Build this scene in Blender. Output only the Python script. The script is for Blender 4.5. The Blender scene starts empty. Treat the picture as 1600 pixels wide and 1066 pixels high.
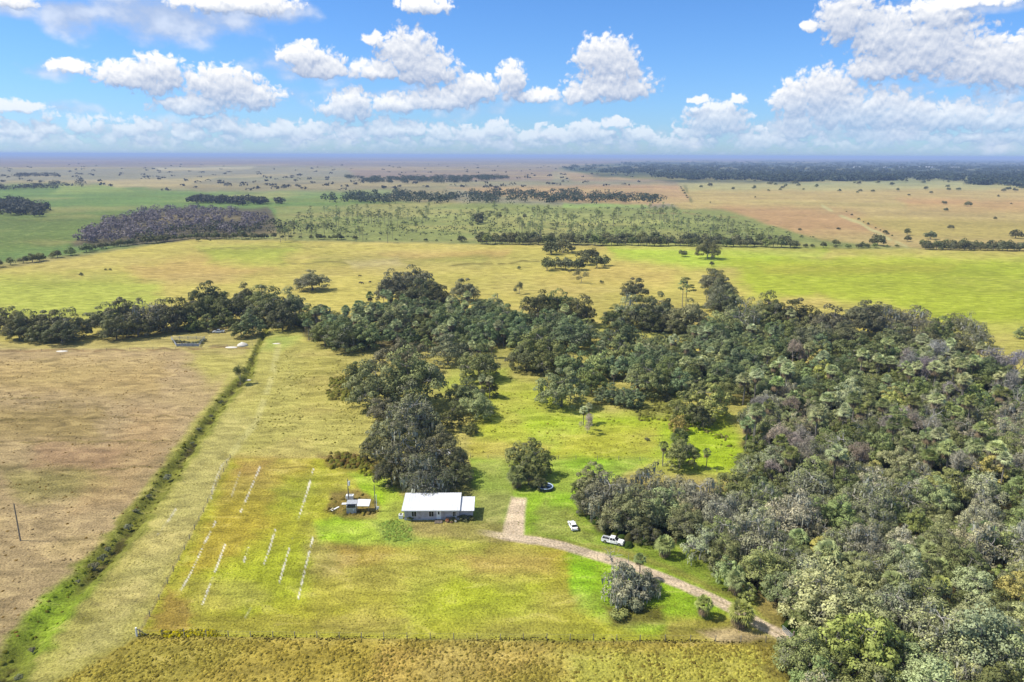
import bpy, math, random
import numpy as np
from mathutils import Matrix, Vector, Euler

random.seed(7)
RNG = np.random.default_rng(11)
R = math.radians
SC = bpy.context.scene
COL = SC.collection

# ------------------------------------------------------------------ camera
CAM_H = 84.0
F_PX = 1142.0                      # focal length in pixels of the 1600 x 1066 photograph
PITCH, ROLL = 14.25, 0.22
cam_d = bpy.data.cameras.new("camera")
cam_d.sensor_width = 36.0
cam_d.lens = 36.0 * F_PX / 1600.0
cam_d.clip_start = 1.0
cam_d.clip_end = 200000.0
cam = bpy.data.objects.new("camera", cam_d)
COL.objects.link(cam)
CM = Matrix.Rotation(R(90 - PITCH), 4, 'X') @ Matrix.Rotation(R(ROLL), 4, 'Z')
CM.translation = (0, 0, CAM_H)
cam.matrix_world = CM
SC.camera = cam
CR = np.array(CM.to_3x3())

def ray(px, py):
    d = CR @ np.array([(px - 800.0) / F_PX, (533.0 - py) / F_PX, -1.0])
    return d

def G(px, py, z=0.0):
    """the point at height z that the photograph shows at this pixel"""
    d = ray(px, py)
    t = (z - CAM_H) / min(d[2], -1e-4)
    return np.array([d[0] * t, d[1] * t, z])

def proj(P):
    """world points (n,3) -> photo pixels"""
    q = (P - np.array([0, 0, CAM_H])) @ CR
    w = np.maximum(-q[:, 2], 1e-3)
    return 800 + F_PX * q[:, 0] / w, 533 - F_PX * q[:, 1] / w, q[:, 2] < -1

def azel(px, py):
    d = ray(px, py)
    d = d / np.linalg.norm(d)
    return math.atan2(d[0], d[1]), math.asin(d[2])

# ------------------------------------------------------------------ exposure, sun
SC.view_settings.view_transform = 'Standard'
SC.view_settings.look = 'None'
SC.view_settings.exposure = 0.6
SC.view_settings.gamma = 1.0
SC.cycles.use_denoising = True
SC.cycles.max_bounces = 6
SC.cycles.diffuse_bounces = 3
SC.cycles.glossy_bounces = 2
SC.cycles.transmission_bounces = 3
SC.cycles.transparent_max_bounces = 6
SC.cycles.volume_bounces = 0
SC.cycles.sample_clamp_indirect = 4.0

SUN_EL, SUN_AZ = 52.0, -88.0       # azimuth measured from +Y (view direction) towards +X
sun_d = bpy.data.lights.new("sun", 'SUN')
sun_d.energy = 4.1
sun_d.angle = R(0.6)
sun_d.color = (1.0, 0.94, 0.82)
sun = bpy.data.objects.new("sun", sun_d)
COL.objects.link(sun)
sv = Vector((math.sin(R(SUN_AZ)) * math.cos(R(SUN_EL)), math.cos(R(SUN_AZ)) * math.cos(R(SUN_EL)), math.sin(R(SUN_EL))))
sun.rotation_euler = sv.to_track_quat('Z', 'Y').to_euler()

# ------------------------------------------------------------------ node helpers
class NT:
    def __init__(s, tree): s.t = tree
    def n(s, typ, **kw):
        nd = s.t.nodes.new(typ)
        for k, v in kw.items(): setattr(nd, k, v)
        return nd
    def link(s, a, b): s.t.links.new(a, b)
    def put(s, inp, v):
        if hasattr(v, 'is_output') or isinstance(v, bpy.types.NodeSocket): s.link(v, inp)
        else: inp.default_value = v
    def m(s, op, a, b=0.0, c=0.0, clamp=False):
        nd = s.n('ShaderNodeMath', operation=op); nd.use_clamp = clamp
        s.put(nd.inputs[0], a); s.put(nd.inputs[1], b)
        if len(nd.inputs) > 2: s.put(nd.inputs[2], c)
        return nd.outputs[0]
    def mixc(s, f, a, b, bt='MIX'):
        nd = s.n('ShaderNodeMix', data_type='RGBA', blend_type=bt)
        s.put(nd.inputs[0], f); s.put(nd.inputs[6], a); s.put(nd.inputs[7], b)
        return nd.outputs[2]
    def mr(s, v, a, b, c=0.0, d=1.0, smooth=True):
        nd = s.n('ShaderNodeMapRange')
        if smooth: nd.interpolation_type = 'SMOOTHSTEP'
        s.put(nd.inputs[0], v)
        for i, x in enumerate((a, b, c, d)): s.put(nd.inputs[i + 1], x)
        return nd.outputs[0]

def lin(c):
    c = np.asarray(c, dtype=float) / 255.0
    return np.where(c <= 0.04045, c / 12.92, ((c + 0.055) / 1.055) ** 2.4)

# ------------------------------------------------------------------ world: Nishita sky + cumulus
world = bpy.data.worlds.new("World")
SC.world = world
world.use_nodes = True
W = NT(world.node_tree)
for nd in list(world.node_tree.nodes): world.node_tree.nodes.remove(nd)
sky = W.n('ShaderNodeTexSky', sky_type='NISHITA')
sky.sun_disc = False
sky.sun_elevation = R(SUN_EL)
sky.sun_rotation = R(SUN_AZ)
sky.altitude = 80
sky.air_density = 1.0
sky.dust_density = 0.3
sky.ozone_density = 3.0
SKY_S = 0.15

# density of the clouds as a function of azimuth and elevation (degrees), in a node group
# blobs: pixel centre, half width, half height above / below, weight
BLOBS = [
 (200,122,45,22,16),(245,112,38,24,40),(345,132,55,26,40),(390,148,50,18,24),(300,165,55,12,14),(105,104,30,10,9),(30,168,35,10,9),
 (330,6,60,14,14),(400,8,60,16,16),(20,2,30,14,10),
 (480,90,42,20,22),(500,108,46,20,14),(590,112,45,16,14),(640,92,50,40,34),(665,110,55,26,24),(585,60,22,8,8),(665,8,45,14,14),
 (545,172,45,26,16),(556,158,22,20,20),(620,166,48,20,12),(690,160,60,24,14),(740,140,45,22,26),(800,122,24,24,36),(840,152,36,14,10),
 (945,88,46,28,40),(965,105,36,38,36),(955,140,66,34,22),(905,150,30,14,14),
 (1325,28,42,34,38),(1382,60,42,36,34),(1450,76,74,44,44),(1545,96,62,34,36),(1372,106,48,18,18),(1465,30,40,18,20),(1265,40,14,8,10),(1500,6,80,10,8),
 (1240,160,30,30,30),(1290,150,50,36,40),(1340,178,90,34,26),(1400,180,55,26,20),(1590,110,50,40,30),
 (1120,190,50,26,24),(1115,178,32,16,20),(1480,186,60,24,18),(1560,190,45,22,14),(1152,156,16,8,7),(1090,156,20,6,6),(1520,216,25,8,8),
 (20,205,26,11,9),(75,203,22,10,8),(130,200,22,10,8),(200,206,30,13,9),(232,200,22,12,8),(300,214,24,15,9),(316,195,18,11,8),(352,200,26,17,10),(402,210,30,13,9),(442,205,30,15,10),(492,203,28,13,10),(548,210,30,14,10),(602,205,35,19,12),(642,205,30,17,10),(690,212,25,13,10),(740,214,30,15,9),(776,205,26,17,12),(822,214,30,13,10),(870,214,26,13,9),(915,210,38,21,12),(992,214,30,15,10),(1042,224,32,10,8),(1190,222,50,10,8),(1380,214,60,13,9),
 (960,192,24,9,9),(1240,195,30,16,16),
]
grp = bpy.data.node_groups.new("cumulus", 'ShaderNodeTree')
grp.interface.new_socket("az", in_out='INPUT', socket_type='NodeSocketFloat')
grp.interface.new_socket("el", in_out='INPUT', socket_type='NodeSocketFloat')
grp.interface.new_socket("d", in_out='OUTPUT', socket_type='NodeSocketFloat')
grp.interface.new_socket("b", in_out='OUTPUT', socket_type='NodeSocketFloat')
g = NT(grp)
gi = g.n('NodeGroupInput'); go = g.n('NodeGroupOutput')
cv = g.n('ShaderNodeCombineXYZ')
g.link(gi.outputs[0], cv.inputs[0]); g.link(gi.outputs[1], cv.inputs[1])
# warp
nz = g.n('ShaderNodeTexNoise', noise_dimensions='2D'); nz.inputs['Scale'].default_value = 0.9; nz.inputs['Detail'].default_value = 3
g.link(cv.outputs[0], nz.inputs['Vector'])
sub = g.n('ShaderNodeVectorMath', operation='SUBTRACT'); g.link(nz.outputs['Color'], sub.inputs[0]); sub.inputs[1].default_value = (.5, .5, .5)
mul = g.n('ShaderNodeVectorMath', operation='MULTIPLY'); g.link(sub.outputs[0], mul.inputs[0]); mul.inputs[1].default_value = (0.9, 0.7, 0)
add = g.n('ShaderNodeVectorMath', operation='ADD'); g.link(cv.outputs[0], add.inputs[0]); g.link(mul.outputs[0], add.inputs[1])
sp = g.n('ShaderNodeSeparateXYZ'); g.link(add.outputs[0], sp.inputs[0])
wa, we = sp.outputs[0], sp.outputs[1]
best = None
for (bx, by, hw, hu, hd) in BLOBS:
    a0, e0 = azel(bx, by); a0 = math.degrees(a0); e0 = math.degrees(e0)
    ra = hw / F_PX * 57.3 * 1.12
    ru = hu / F_PX * 57.3 * 1.22; rd = hd / F_PX * 57.3
    dx = g.m('MULTIPLY', g.m('SUBTRACT', wa, a0), 1.0 / ra)
    de = g.m('SUBTRACT', we, e0)
    dy = g.m('MAXIMUM', g.m('MULTIPLY', de, 1.0 / ru), g.m('MULTIPLY', de, -1.0 / rd))
    q = g.m('ADD', g.m('MULTIPLY', dx, dx), g.m('MULTIPLY', dy, dy))
    v = g.m('SUBTRACT', 1.0, q)
    best = v if best is None else g.m('SMOOTH_MAX', best, v, 0.25)
# a low band of far cumulus near the horizon
n2 = g.n('ShaderNodeTexNoise', noise_dimensions='2D'); n2.inputs['Scale'].default_value = 0.6; n2.inputs['Detail'].default_value = 3
mp = g.n('ShaderNodeVectorMath', operation='MULTIPLY'); g.link(cv.outputs[0], mp.inputs[0]); mp.inputs[1].default_value = (1.0, 1.6, 1)
g.link(mp.outputs[0], n2.inputs['Vector'])
band = g.m('SUBTRACT', 1.0, g.m('POWER', g.m('ABSOLUTE', g.m('MULTIPLY', g.m('SUBTRACT', gi.outputs[1], 1.15), 1.0 / 1.45)), 2.0))
bandv = g.m('ADD', g.m('MULTIPLY', g.m('SUBTRACT', n2.outputs['Fac'], 0.43), 4.2), g.m('MULTIPLY', band, 0.62))
bandv = g.m('SUBTRACT', bandv, 0.42)
bandv = g.m('MINIMUM', bandv, g.m('MULTIPLY', band, 0.9))
best = g.m('MAXIMUM', best, bandv)
best = g.m('MAXIMUM', best, -1.5)
# cauliflower relief
vo = g.n('ShaderNodeTexVoronoi', feature='F1', voronoi_dimensions='2D'); vo.inputs['Scale'].default_value = 1.9
vo.inputs['Detail'].default_value = 1.6; vo.inputs['Roughness'].default_value = 0.5; vo.inputs['Lacunarity'].default_value = 2.2

g.link(add.outputs[0], vo.inputs['Vector'])
n3 = g.n('ShaderNodeTexNoise', noise_dimensions='2D'); n3.inputs['Scale'].default_value = 1.4; n3.inputs['Detail'].default_value = 7; n3.inputs['Roughness'].default_value = 0.54
g.link(cv.outputs[0], n3.inputs['Vector'])
d = g.m('ADD', best, g.m('MULTIPLY', g.m('SUBTRACT', 0.66, vo.outputs['Distance']), 0.62))
d = g.m('ADD', d, g.m('MULTIPLY', g.m('SUBTRACT', n3.outputs['Fac'], 0.47), 1.15))
g.link(d, go.inputs[0]); g.link(best, go.inputs[1])

tc = W.n('ShaderNodeTexCoord')
sx = W.n('ShaderNodeSeparateXYZ'); W.link(tc.outputs['Generated'], sx.inputs[0])
AZ = W.m('MULTIPLY', W.m('ARCTAN2', sx.outputs[0], sx.outputs[1]), 57.29578)
EL = W.m('MULTIPLY', W.m('ARCSINE', sx.outputs[2]), 57.29578)
def cum(a, e):
    nd = W.n('ShaderNodeGroup'); nd.node_tree = grp
    W.put(nd.inputs[0], a); W.put(nd.inputs[1], e)
    return nd.outputs[0], nd.outputs[1]
d0, b0 = cum(AZ, EL)
d1, b1 = cum(W.m('ADD', AZ, -0.05), W.m('ADD', EL, 0.30))
d2, b2 = cum(W.m('ADD', AZ, -0.2), W.m('ADD', EL, 1.0))
front = W.mr(sx.outputs[1], 0.0, 0.3)
alpha = W.m('MULTIPLY', W.mr(d0, 0.02, 0.62), front)
lit = W.m('ADD', W.m('MULTIPLY', W.m('SUBTRACT', d0, d1), 0.42), W.m('MULTIPLY', W.m('SUBTRACT', b0, b2), 0.40))
lit = W.m('ADD', lit, 0.38, clamp=True)
cc = W.mixc(lit, (*(lin((158, 178, 212)) * .68), 1), (*(lin((255, 255, 255)) * 0.71), 1))
low = W.mr(EL, 0.2, 5.5)                                          # far low clouds are dimmed by the air
cc = W.mixc(W.m('SUBTRACT', 1.0, W.m('ADD', W.m('MULTIPLY', low, 0.42), 0.58)), cc, (*(lin((160, 200, 240)) * .68), 1))
alpha = W.m('MULTIPLY', alpha, W.m('ADD', W.m('MULTIPLY', W.mr(EL, -0.4, 1.4), 0.74), W.m('MULTIPLY', W.mr(EL, 0.2, 5.0), 0.25)))
skyc = W.n('ShaderNodeVectorMath', operation='SCALE'); W.link(sky.outputs[0], skyc.inputs[0]); skyc.inputs['Scale'].default_value = SKY_S
tint = W.mixc(W.mr(EL, -0.5, 12.0, smooth=False), (0.33, 0.48, 0.74, 1), (0.28, 0.46, 0.70, 1))
skyt = W.mixc(1.0, skyc.outputs[0], W.mixc(W.mr(EL, 12.0, 50.0), tint, (1.55, 1.15, 0.72, 1)), 'MULTIPLY')
# thin grey veils
VEILS = [(250,22,110,34,44,1.0),(340,20,80,26,40,.8),(110,22,46,26,34,1.0),(430,20,60,22,26,.7),(20,10,40,18,18,.8),(1500,8,110,16,14,.8),(480,105,80,24,26,.5),(420,150,60,20,20,.5),(1560,225,80,14,12,.5),(700,165,160,26,20,.35),(1300,205,200,24,16,.55),(300,215,330,22,14,.5),(900,222,300,18,12,.45),(105,110,50,14,14,.6),(60,170,70,12,10,.5),(1520,150,120,40,30,.5)]
vb = None
nv = W.n('ShaderNodeTexNoise', noise_dimensions='2D'); nv.inputs['Scale'].default_value = 0.55; nv.inputs['Detail'].default_value = 6
cvv = W.n('ShaderNodeCombineXYZ'); W.link(W.m('MULTIPLY', AZ, .7), cvv.inputs[0]); W.link(EL, cvv.inputs[1]); W.link(cvv.outputs[0], nv.inputs['Vector'])
for bx, by, hw, hu, hd, wt in VEILS:
    a0, e0 = azel(bx, by); a0 = math.degrees(a0); e0 = math.degrees(e0)
    dx = W.m('MULTIPLY', W.m('SUBTRACT', AZ, a0), F_PX / 57.3 / hw); de = W.m('SUBTRACT', EL, e0)
    dy = W.m('MAXIMUM', W.m('MULTIPLY', de, F_PX / 57.3 / hu), W.m('MULTIPLY', de, -F_PX / 57.3 / hd))
    v_ = W.m('MULTIPLY', W.m('SUBTRACT', 1.0, W.m('ADD', W.m('MULTIPLY', dx, dx), W.m('MULTIPLY', dy, dy))), wt)
    vb = v_ if vb is None else W.m('SMOOTH_MAX', vb, v_, 0.3)
va = W.m('MULTIPLY', W.m('MULTIPLY', W.mr(W.m('ADD', vb, W.m('MULTIPLY', W.m('SUBTRACT', nv.outputs['Fac'], .5), 2.4)), -.1, 1.1), .8), front)
vcol = W.mixc(W.mr(nv.outputs['Fac'], .45, .75), (*(lin((186, 200, 226)) * .68), 1), (*(lin((226, 234, 248)) * .68), 1))
skyt = W.mixc(va, skyt, vcol)
fin = W.mixc(alpha, skyt, cc)
bg = W.n('ShaderNodeBackground'); W.link(fin, bg.inputs['Color']); bg.inputs['Strength'].default_value = 1.0
wo = W.n('ShaderNodeOutputWorld'); W.link(bg.outputs[0], wo.inputs['Surface'])
world.cycles.sampling_method = 'MANUAL'
world.cycles.sample_map_resolution = 512

# ------------------------------------------------------------------ materials
def new_mat(name):
    m = bpy.data.materials.new(name); m.use_nodes = True
    for nd in list(m.node_tree.nodes): m.node_tree.nodes.remove(nd)
    return m, NT(m.node_tree)

def plain(name, rgb, rough=0.6, metal=0.0, noise=0.12, scale=3.0, bump=0.0, spec=0.5):
    """paint, metal, wood ... with a slight wear noise; rgb is albedo"""
    m, t = new_mat(name)
    b = t.n('ShaderNodeBsdfPrincipled'); o = t.n('ShaderNodeOutputMaterial')
    tc = t.n('ShaderNodeTexCoord')
    nz = t.n('ShaderNodeTexNoise', noise_dimensions='2D'); nz.inputs['Scale'].default_value = scale; nz.inputs['Detail'].default_value = 5
    t.link(tc.outputs['Object'], nz.inputs['Vector'])
    f = t.mr(nz.outputs['Fac'], 0.3, 0.7, 1 - noise, 1 + noise * 0.6, smooth=False)
    v = t.n('ShaderNodeVectorMath', operation='SCALE'); v.inputs[0].default_value = rgb; t.link(f, v.inputs['Scale'])
    t.link(v.outputs[0], b.inputs['Base Color'])
    b.inputs['Roughness'].default_value = rough; b.inputs['Metallic'].default_value = metal
    b.inputs['Specular IOR Level'].default_value = spec
    if bump:
        bp = t.n('ShaderNodeBump'); bp.inputs['Strength'].default_value = bump; t.link(nz.outputs['Fac'], bp.inputs['Height'])
        t.link(bp.outputs[0], b.inputs['Normal'])
    t.link(b.outputs[0], o.inputs[0])
    return m

def leaf_mat(name, translucent=0.22, rough=0.55):
    m, t = new_mat(name)
    oi = t.n('ShaderNodeObjectInfo')
    at = t.n('ShaderNodeAttribute', attribute_name='tint')
    sp = t.n('ShaderNodeSeparateColor'); t.link(at.outputs['Color'], sp.inputs[0])
    sc = t.n('ShaderNodeVectorMath', operation='SCALE')
    t.link(oi.outputs['Color'], sc.inputs[0]); t.link(sp.outputs[0], sc.inputs['Scale'])
    c2 = t.mixc(t.m('MULTIPLY', sp.outputs[1], 0.55), sc.outputs[0], (0.17, 0.155, 0.055, 1))
    c3 = t.mixc(sp.outputs[2], c2, (0.16, 0.15, 0.125, 1))
    b = t.n('ShaderNodeBsdfPrincipled'); t.link(c3, b.inputs['Base Color'])
    b.inputs['Roughness'].default_value = rough; b.inputs['Specular IOR Level'].default_value = 0.12
    tr = t.n('ShaderNodeBsdfTranslucent'); t.link(c3, tr.inputs['Color'])
    mx = t.n('ShaderNodeMixShader'); mx.inputs[0].default_value = translucent
    t.link(b.outputs[0], mx.inputs[1]); t.link(tr.outputs[0], mx.inputs[2])
    o = t.n('ShaderNodeOutputMaterial'); t.link(mx.outputs[0], o.inputs[0])
    return m

M = {}
M['leaf'] = leaf_mat('leaves')
M['bark'] = plain('grey_bark', (0.20, 0.185, 0.16), 0.9, noise=0.35, scale=1.5)
M['palebark'] = plain('pale_bark', (0.36, 0.34, 0.31), 0.9, noise=0.3, scale=1.5)
M['twig'] = plain('pale_twigs', (0.30, 0.27, 0.27), 0.9, noise=0.25, scale=0.5)
M['moss'] = plain('hanging_moss', (0.36, 0.365, 0.29), 0.95, noise=0.3, scale=0.8)
M['white'] = plain('white_paint', (0.80, 0.80, 0.80), 0.35, noise=0.05)
M['roof'] = plain('white_metal_roof', (0.64, 0.65, 0.70), 0.5, noise=0.12, scale=0.35)
M['glass'] = plain('dark_glass', (0.02, 0.022, 0.028), 0.08, noise=0.1)
M['tyre'] = plain('tyre_rubber', (0.02, 0.02, 0.02), 0.8)
M['chrome'] = plain('rim_metal', (0.45, 0.45, 0.47), 0.3, 0.8)
M['darkplastic'] = plain('dark_plastic', (0.03, 0.03, 0.035), 0.6)
M['red'] = plain('red_lens', (0.45, 0.02, 0.02), 0.3)
M['lamp'] = plain('clear_lens', (0.6, 0.6, 0.58), 0.15)
M['wood'] = plain('weathered_wood', (0.19, 0.155, 0.12), 0.85, noise=0.35, scale=2)
M['postwood'] = plain('grey_post_wood', (0.26, 0.23, 0.18), 0.9, noise=0.35, scale=2)
M['greymetal'] = plain('galvanised_metal', (0.42, 0.44, 0.47), 0.5, 0.3, noise=0.15)
M['wire'] = plain('fence_wire', (0.22, 0.21, 0.19), 0.6, 0.3)
M['rust'] = plain('rusty_iron', (0.22, 0.12, 0.07), 0.8, noise=0.4)
M['bluepaint'] = plain('pale_blue_liner', (0.33, 0.42, 0.62), 0.5)
M['water'] = plain('pool_water', (0.03, 0.055, 0.12), 0.1, noise=0.3, scale=1.0)
M['sand'] = plain('white_sand', (0.62, 0.58, 0.52), 0.9, noise=0.15, bump=0.3)
M['brown'] = plain('brown_fronds', (0.20, 0.145, 0.08), 0.9, noise=0.3)
M['blackhide'] = plain('black_hide', (0.02, 0.018, 0.016), 0.7)
M['terracotta'] = plain('clay_pot', (0.42, 0.22, 0.14), 0.8)

# ------------------------------------------------------------------ object helpers
def mesh_np(name, V, faces=None, quads=None, tris=None, mats=(), tint=None, mat_idx=None, smooth=False):
    me = bpy.data.meshes.new(name)
    V = np.asarray(V, dtype=np.float32).reshape(-1, 3)
    if faces is not None:
        me.from_pydata(V.tolist(), [], [list(map(int, f)) for f in faces])
    else:
        Fq = np.asarray(quads, dtype=np.int32).reshape(-1, 4) if quads is not None else np.zeros((0, 4), np.int32)
        Ft = np.asarray(tris, dtype=np.int32).reshape(-1, 3) if tris is not None else np.zeros((0, 3), np.int32)
        me.vertices.add(len(V)); me.vertices.foreach_set('co', V.ravel())
        li = np.concatenate([Fq.ravel(), Ft.ravel()])
        me.loops.add(len(li)); me.loops.foreach_set('vertex_index', li)
        starts = np.concatenate([np.arange(len(Fq)) * 4, len(Fq) * 4 + np.arange(len(Ft)) * 3]).astype(np.int32)
        me.polygons.add(len(starts)); me.polygons.foreach_set('loop_start', starts)
        me.update(calc_edges=True)
    for m in mats: me.materials.append(m)
    if mat_idx is not None: me.polygons.foreach_set('material_index', np.asarray(mat_idx, dtype=np.int32))
    if tint is not None:
        a = me.attributes.new('tint', 'FLOAT_COLOR', 'POINT')
        t4 = np.ones((len(V), 4), np.float32); t4[:, :3] = tint
        a.data.foreach_set('color', t4.ravel())
    if smooth: me.polygons.foreach_set('use_smooth', np.ones(len(me.polygons), dtype=bool))
    me.update()
    return me

def link(name, data, parent=None, loc=None, rotz=None, scale=None):
    o = bpy.data.objects.new(name, data); COL.objects.link(o)
    if parent is not None: o.parent = parent
    if loc is not None: o.location = loc
    if rotz is not None: o.rotation_euler = (0, 0, rotz)
    if scale is not None: o.scale = scale if hasattr(scale, '__len__') else (scale,) * 3
    return o

def tag(o, label=None, cat=None, group=None, kind=None):
    if label: o['label'] = label
    if cat: o['category'] = cat
    if group: o['group'] = group
    if kind: o['kind'] = kind
    return o

class MB:
    """collects simple solids into one mesh"""
    def __init__(s): s.V = []; s.F = []; s.MI = []; s.mi = 0
    def add(s, V, F):
        k = len(s.V); s.V += [tuple(map(float, v)) for v in V]
        for f in F: s.F.append([i + k for i in f]); s.MI.append(s.mi)
    def box(s, c, d, rz=0.0, taper=1.0):
        x, y, z = d[0] / 2, d[1] / 2, d[2] / 2
        pts = [(-x, -y, -z), (x, -y, -z), (x, y, -z), (-x, y, -z), (-x * taper, -y * taper, z), (x * taper, -y * taper, z), (x * taper, y * taper, z), (-x * taper, y * taper, z)]
        ca, sa = math.cos(rz), math.sin(rz)
        pts = [(c[0] + p[0] * ca - p[1] * sa, c[1] + p[0] * sa + p[1] * ca, c[2] + p[2]) for p in pts]
        s.add(pts, [(0, 3, 2, 1), (4, 5, 6, 7), (0, 1, 5, 4), (1, 2, 6, 5), (2, 3, 7, 6), (3, 0, 4, 7)])
        return s
    def tube(s, pts, rad, n=8, cap=True):
        pts = [np.array(p, float) for p in pts]
        if not hasattr(rad, '__len__'): rad = [rad] * len(pts)
        rings = []
        for i, p in enumerate(pts):
            t = (pts[min(i + 1, len(pts) - 1)] - pts[max(i - 1, 0)]); t = t / (np.linalg.norm(t) + 1e-9)
            u = np.cross(t, (0, 0, 1.0))
            if np.linalg.norm(u) < 1e-3: u = np.cross(t, (0, 1.0, 0))
            u = u / np.linalg.norm(u); w = np.cross(t, u)
            rings.append([p + rad[i] * (math.cos(6.28318 * k / n) * u + math.sin(6.28318 * k / n) * w) for k in range(n)])
        V = [v for r_ in rings for v in r_]; F = []
        for i in range(len(pts) - 1):
            for k in range(n): F.append((i * n + k, i * n + (k + 1) % n, (i + 1) * n + (k + 1) % n, (i + 1) * n + k))
        if cap: F.append(tuple(range(n))[::-1]); F.append(tuple((len(pts) - 1) * n + k for k in range(n)))
        s.add(V, F); return s
    def loft(s, sections, cap=True):
        n = len(sections[0]); V = [p for q in sections for p in q]; F = []
        for i in range(len(sections) - 1):
            for k in range(n): F.append((i * n + k, i * n + (k + 1) % n, (i + 1) * n + (k + 1) % n, (i + 1) * n + k))
        if cap: F.append(tuple(range(n))[::-1]); F.append(tuple((len(sections) - 1) * n + k for k in range(n)))
        s.add(V, F); return s
    def build(s, name, mats, parent=None, smooth=False, bevel=0.0, **kw):
        if not isinstance(mats, (list, tuple)): mats = [mats]
        me = mesh_np(name, s.V, faces=s.F, mats=mats, mat_idx=s.MI, smooth=smooth)
        o = link(name, me, parent, **kw)
        if bevel:
            b = o.modifiers.new('bevel', 'BEVEL'); b.width = bevel; b.segments = 2; b.limit_method = 'ANGLE'
        return o

def copy_tree(o, parent=None):
    c = o.copy(); COL.objects.link(c); c.parent = parent
    for ch in list(o.children): copy_tree(ch, c)
    return c

# ------------------------------------------------------------------ numpy noise
def _h(ix, iy, s):
    n = (ix * 374761393 + iy * 668265263 + s * 1442695041) & 0x7fffffff
    n = ((n ^ (n >> 13)) * 1274126177) & 0x7fffffff
    return ((n ^ (n >> 16)) & 0xffff) / 65535.0
def vn(x, y, s=0):
    x = np.asarray(x, float); y = np.asarray(y, float)
    ix = np.floor(x).astype(np.int64); iy = np.floor(y).astype(np.int64)
    fx = x - ix; fy = y - iy; fx = fx * fx * (3 - 2 * fx); fy = fy * fy * (3 - 2 * fy)
    a = _h(ix, iy, s); b = _h(ix + 1, iy, s); c = _h(ix, iy + 1, s); d_ = _h(ix + 1, iy + 1, s)
    return (a * (1 - fx) + b * fx) * (1 - fy) + (c * (1 - fx) + d_ * fx) * fy
def fbm(x, y, s=0, o=4):
    v = 0; a = 0.5; t = 0
    for i in range(o):
        v = v + a * vn(x * 2 ** i, y * 2 ** i, s + i * 17); t += a; a *= 0.5
    return v / t
def sstep(x, a, b):
    t = np.clip((x - a) / (b - a), 0, 1); return t * t * (3 - 2 * t)

def poly_sd(px, py, poly):
    """signed distance (positive inside) in the same units as the polygon"""
    d = np.full(px.shape, 1e18); inside = np.zeros(px.shape, bool)
    n = len(poly)
    for i in range(n):
        x0, y0 = poly[i]; x1, y1 = poly[(i + 1) % n]
        ex, ey = x1 - x0, y1 - y0
        t = np.clip(((px - x0) * ex + (py - y0) * ey) / (ex * ex + ey * ey + 1e-9), 0, 1)
        d = np.minimum(d, (px - x0 - t * ex) ** 2 + (py - y0 - t * ey) ** 2)
        c = ((y0 > py) != (y1 > py)) & (px < (x1 - x0) * (py - y0) / ((y1 - y0) if y1 != y0 else 1e-9) + x0)
        inside ^= c
    d = np.sqrt(d)
    return np.where(inside, d, -d)

def line_d(px, py, pts):
    d = np.full(px.shape, 1e18); tt = np.zeros(px.shape)
    for i in range(len(pts) - 1):
        x0, y0 = pts[i]; x1, y1 = pts[i + 1]; ex, ey = x1 - x0, y1 - y0
        t = np.clip(((px - x0) * ex + (py - y0) * ey) / (ex * ex + ey * ey + 1e-9), 0, 1)
        q = (px - x0 - t * ex) ** 2 + (py - y0 - t * ey) ** 2
        m = q < d; d = np.where(m, q, d); tt = np.where(m, i + t, tt)
    return np.sqrt(d), tt

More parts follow.
